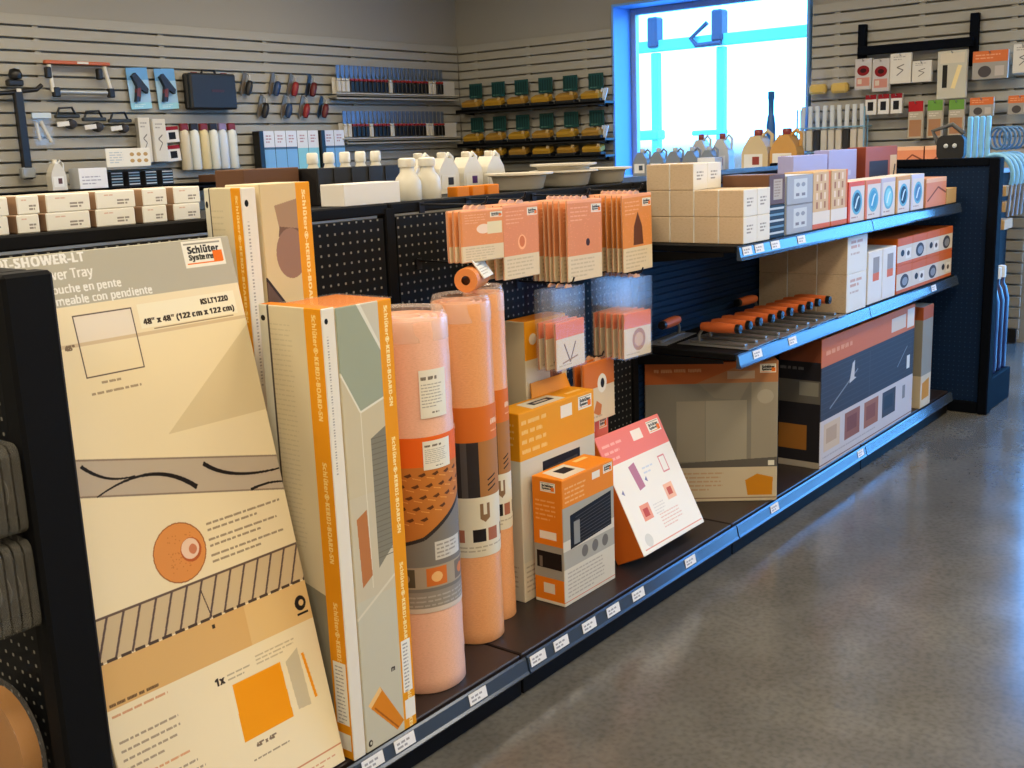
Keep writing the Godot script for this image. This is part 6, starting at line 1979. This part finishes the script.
# ---------------------------------------------------------------- both ends
func end_goods():
	# clear packs on the near end panel, one behind another
	for s in [[0.862, 0.145, "upper"], [0.702, 0.148, "lower"]]:
		for i in 5:
			var t = thing("clear_clamshell", "ribbed clear clamshell, %s stack on the pegboard stand, %s from the board" % [s[2], nth(i)], "pack", "clear clamshells on the end panel", Vector3(0.792 - i * 0.0165, s[0], -1.715))
			var st := start()
			prism(st, round_rect(0.20, s[1], 0.018, 3), 0.013, Transform3D(yaw(-PI / 2), Vector3(0, s[1] / 2, 0)))
			part(t, "shell", st, clear_plastic("clamshell", Color(0.42, 0.41, 0.38, 0.42), 0.15))
			st = start()
			prism(st, round_rect(0.16, s[1] * 0.7, 0.012, 3), 0.005, Transform3D(yaw(-PI / 2), Vector3(0, s[1] / 2, 0)))
			part(t, "insert_card", st, mat("card_grey", Color(0.30, 0.28, 0.26), 0.5))
			st = start()
			lathe(st, [Vector2(0.016, 0.0), Vector2(0.024, 0.0005), Vector2(0.024, 0.002), Vector2(0.016, 0.0024)], 18, Vector3(-0.0068, s[1] * 0.45, 0.055), Basis(Vector3.BACK, PI / 2))
			part(t, "ring", st, white_ring())
	var t2 = thing("round_tub", "round clear tub of amber beads on the near end panel", "tub", "", Vector3(0.775, 0.355, -1.775))
	var st2 := start()
	lathe(st2, [Vector2(0, 0), Vector2(0.11, 0.0), Vector2(0.12, 0.01), Vector2(0.12, 0.045), Vector2(0.10, 0.05), Vector2(0, 0.05)], 30, Vector3(0.025, 0.1, 0), Basis(Vector3.BACK, PI / 2))
	part(t2, "clear_lid", st2, clear_plastic())
	st2 = start()
	lathe(st2, [Vector2(0, 0.004), Vector2(0.10, 0.004), Vector2(0.10, 0.035), Vector2(0, 0.04)], 26, Vector3(0.025, 0.1, 0), Basis(Vector3.BACK, PI / 2))
	part(t2, "amber_fill", st2, mat("amber_fill", Color(0.68, 0.46, 0.16), 0.6))
	# far end: rows of blue handled hooks and curved handles on the other side of the navy panel
	for i in 4:
		var b = thing("blue_hanger", "straight pale blue tool handle, %s from the knee pad" % nth(i), "tool", "blue handles above the end panel", Vector3(6.02, 1.30, -1.705 + i * 0.03))
		var st := start()
		boxgeo(st, Vector3(0, 0.10, 0), Vector3(0.03, 0.21, 0.022), 0.006)
		part(b, "handle", st, mat("handle_blue", Color(0.50, 0.74, 0.88), 0.35))
		st = start()
		boxgeo(st, Vector3(0, -0.03, 0), Vector3(0.012, 0.08, 0.016), 0.003)
		part(b, "stem", st, mat("zinc", Color(0.62, 0.63, 0.65), 0.35, 0.8))
	for i in 5:
		var b = thing("curved_tool", "curved pale blue scoop handle, %s from the navy pegboard" % nth(i), "tool", "curved blue handles", Vector3(5.98 + i * 0.07, 1.20, -1.545 + i * 0.004))
		var st := start()
		var pts := []
		for k in 9:
			var a := -0.4 + 2.3 * k / 8
			pts.append(Vector3(0.0, 0.11 * sin(a), -0.02 + 0.09 * cos(a)))
		tube(st, pts, 0.012, 8)
		part(b, "handle", st, mat("handle_blue"))
		st = start()
		tube(st, [pts[0], pts[0] + Vector3(0, -0.16, -0.01)], 0.008, 8)
		part(b, "stem", st, mat("zinc", Color(0.62, 0.63, 0.65), 0.35, 0.8))
	for i in 5:
		var b = thing("hanging_loop", "grey blue wire loop, %s from the navy pegboard" % nth(i), "loop", "grey wire loops", Vector3(6.03 + i * 0.05, 1.34, -1.57 + i * 0.01))
		var st := start()
		var pts := []
		for k in 13:
			var a := TAU * k / 12
			pts.append(Vector3(0.0, 0.05 + 0.055 * sin(a), 0.04 * cos(a)))
		tube(st, pts, 0.007, 6, -1.0, false)
		part(b, "wire", st, mat("loop_blue", Color(0.30, 0.46, 0.60), 0.4))
	var kt = thing("knee_pad", "dark knee pad with two white studs behind the navy end panel", "knee pad", "", Vector3(6.04, 1.27, -1.80), yaw(-PI / 2))
	var st3 := start()
	prism(st3, round_rect(0.14, 0.13, 0.035), 0.05, Transform3D(Basis(), Vector3(0, 0.08, 0)))
	part(kt, "pad", st3, mat("pad_dark", Color(0.08, 0.085, 0.09), 0.6))
	for s in [-0.022, 0.022]:
		st3 = start()
		lathe(st3, [Vector2(0, 0), Vector2(0.012, 0.0), Vector2(0.010, 0.008), Vector2(0, 0.01)], 12, Vector3(s, 0.09, 0.025), Basis(Vector3.RIGHT, PI / 2))
		part(kt, "stud", st3, mat("stick_white", Color(0.78, 0.80, 0.80), 0.5))
	st3 = start()
	tube(st3, [Vector3(-0.07, 0.10, 0), Vector3(-0.10, 0.17, 0.0), Vector3(0.0, 0.20, 0.0), Vector3(0.06, 0.15, 0)], 0.012, 8)
	part(kt, "strap", st3, mat("strap_grey", Color(0.34, 0.34, 0.33), 0.7))
	# goods on the end side: rolls of belt and navy buckets seen edge on
	for i in 3:
		carton("end_carton", "small tan carton on the far end display, %s" % ["upper", "middle", "lower"][i], "box", "tan cartons on the far end", 0.16, 0.05, 0.10, {"all": "tan"}, Vector3(6.05, [1.10, 1.02, 0.93][i], -1.55))
	for i in 4:
		var b = thing("navy_bottle", "navy bottle on the far end deck, %s from the navy pegboard" % nth(i), "bottle", "navy bottles on the far end deck", Vector3(5.93 + i * 0.092, 0.171, -1.56))
		var st := start()
		lathe(st, [Vector2(0, 0), Vector2(0.042, 0), Vector2(0.045, 0.01), Vector2(0.045, 0.38), Vector2(0.03, 0.44), Vector2(0.018, 0.46), Vector2(0.018, 0.5)], 18)
		part(b, "body", st, mat("bottle_navy", Color(0.10, 0.12, 0.30), 0.35))
		st = start()
		lathe(st, [Vector2(0.022, 0.49), Vector2(0.023, 0.50), Vector2(0.022, 0.55), Vector2(0, 0.555)], 14)
		part(b, "cap", st, mat("cap_white", Color(0.90, 0.89, 0.84), 0.35))

func white_ring() -> StandardMaterial3D:
	return mat("ring_white", Color(0.82, 0.80, 0.76), 0.4)

# ---------------------------------------------------------------- shelf labels in the price rails
func price_tags():
	var im_done := false
	var st := start()
	boxgeo(st, Vector3.ZERO, Vector3(0.066, 0.028, 0.0012), 0.0, Basis(), [arts["tag_face"][1], arts["white"][1], arts["white"][1], arts["white"][1], arts["white"][1], arts["white"][1]])
	var m := st.commit()
	var tilt := Basis(Vector3.RIGHT, -0.215)
	var n := 0
	for x in [1.516, 1.619, 1.883, 2.134, 2.24, 2.377, 2.502, 2.641, 2.962, 3.596, 4.452]:
		n += 1
		single("price_tag", "white price tag in the deck rail, %s from the tray box" % nth(n - 1), "price tag", "price tags in the deck rail", m, art_mat("tag_face"), Vector3(x, DECK - 0.020, FRONT_Z + 0.0026), tilt)
	n = 0
	for x in [3.357, 3.448, 3.575, 3.795]:
		n += 1
		single("price_tag", "white price tag in the upper shelf rail, %s from the kraft cubes" % nth(n - 1), "price tag", "price tags in the upper rail", m, art_mat("tag_face"), Vector3(x, SHELF_HI - 0.020, FRONT_Z + 0.0026), tilt)
	n = 0
	for x in [3.441, 3.731, 5.35]:
		n += 1
		single("price_tag", "white price tag in the low shelf rail, %s from the trowel end" % nth(n - 1), "price tag", "price tags in the lower rail", m, art_mat("tag_face"), Vector3(x, SHELF_LO - 0.020, FRONT_Z + 0.0026), tilt)
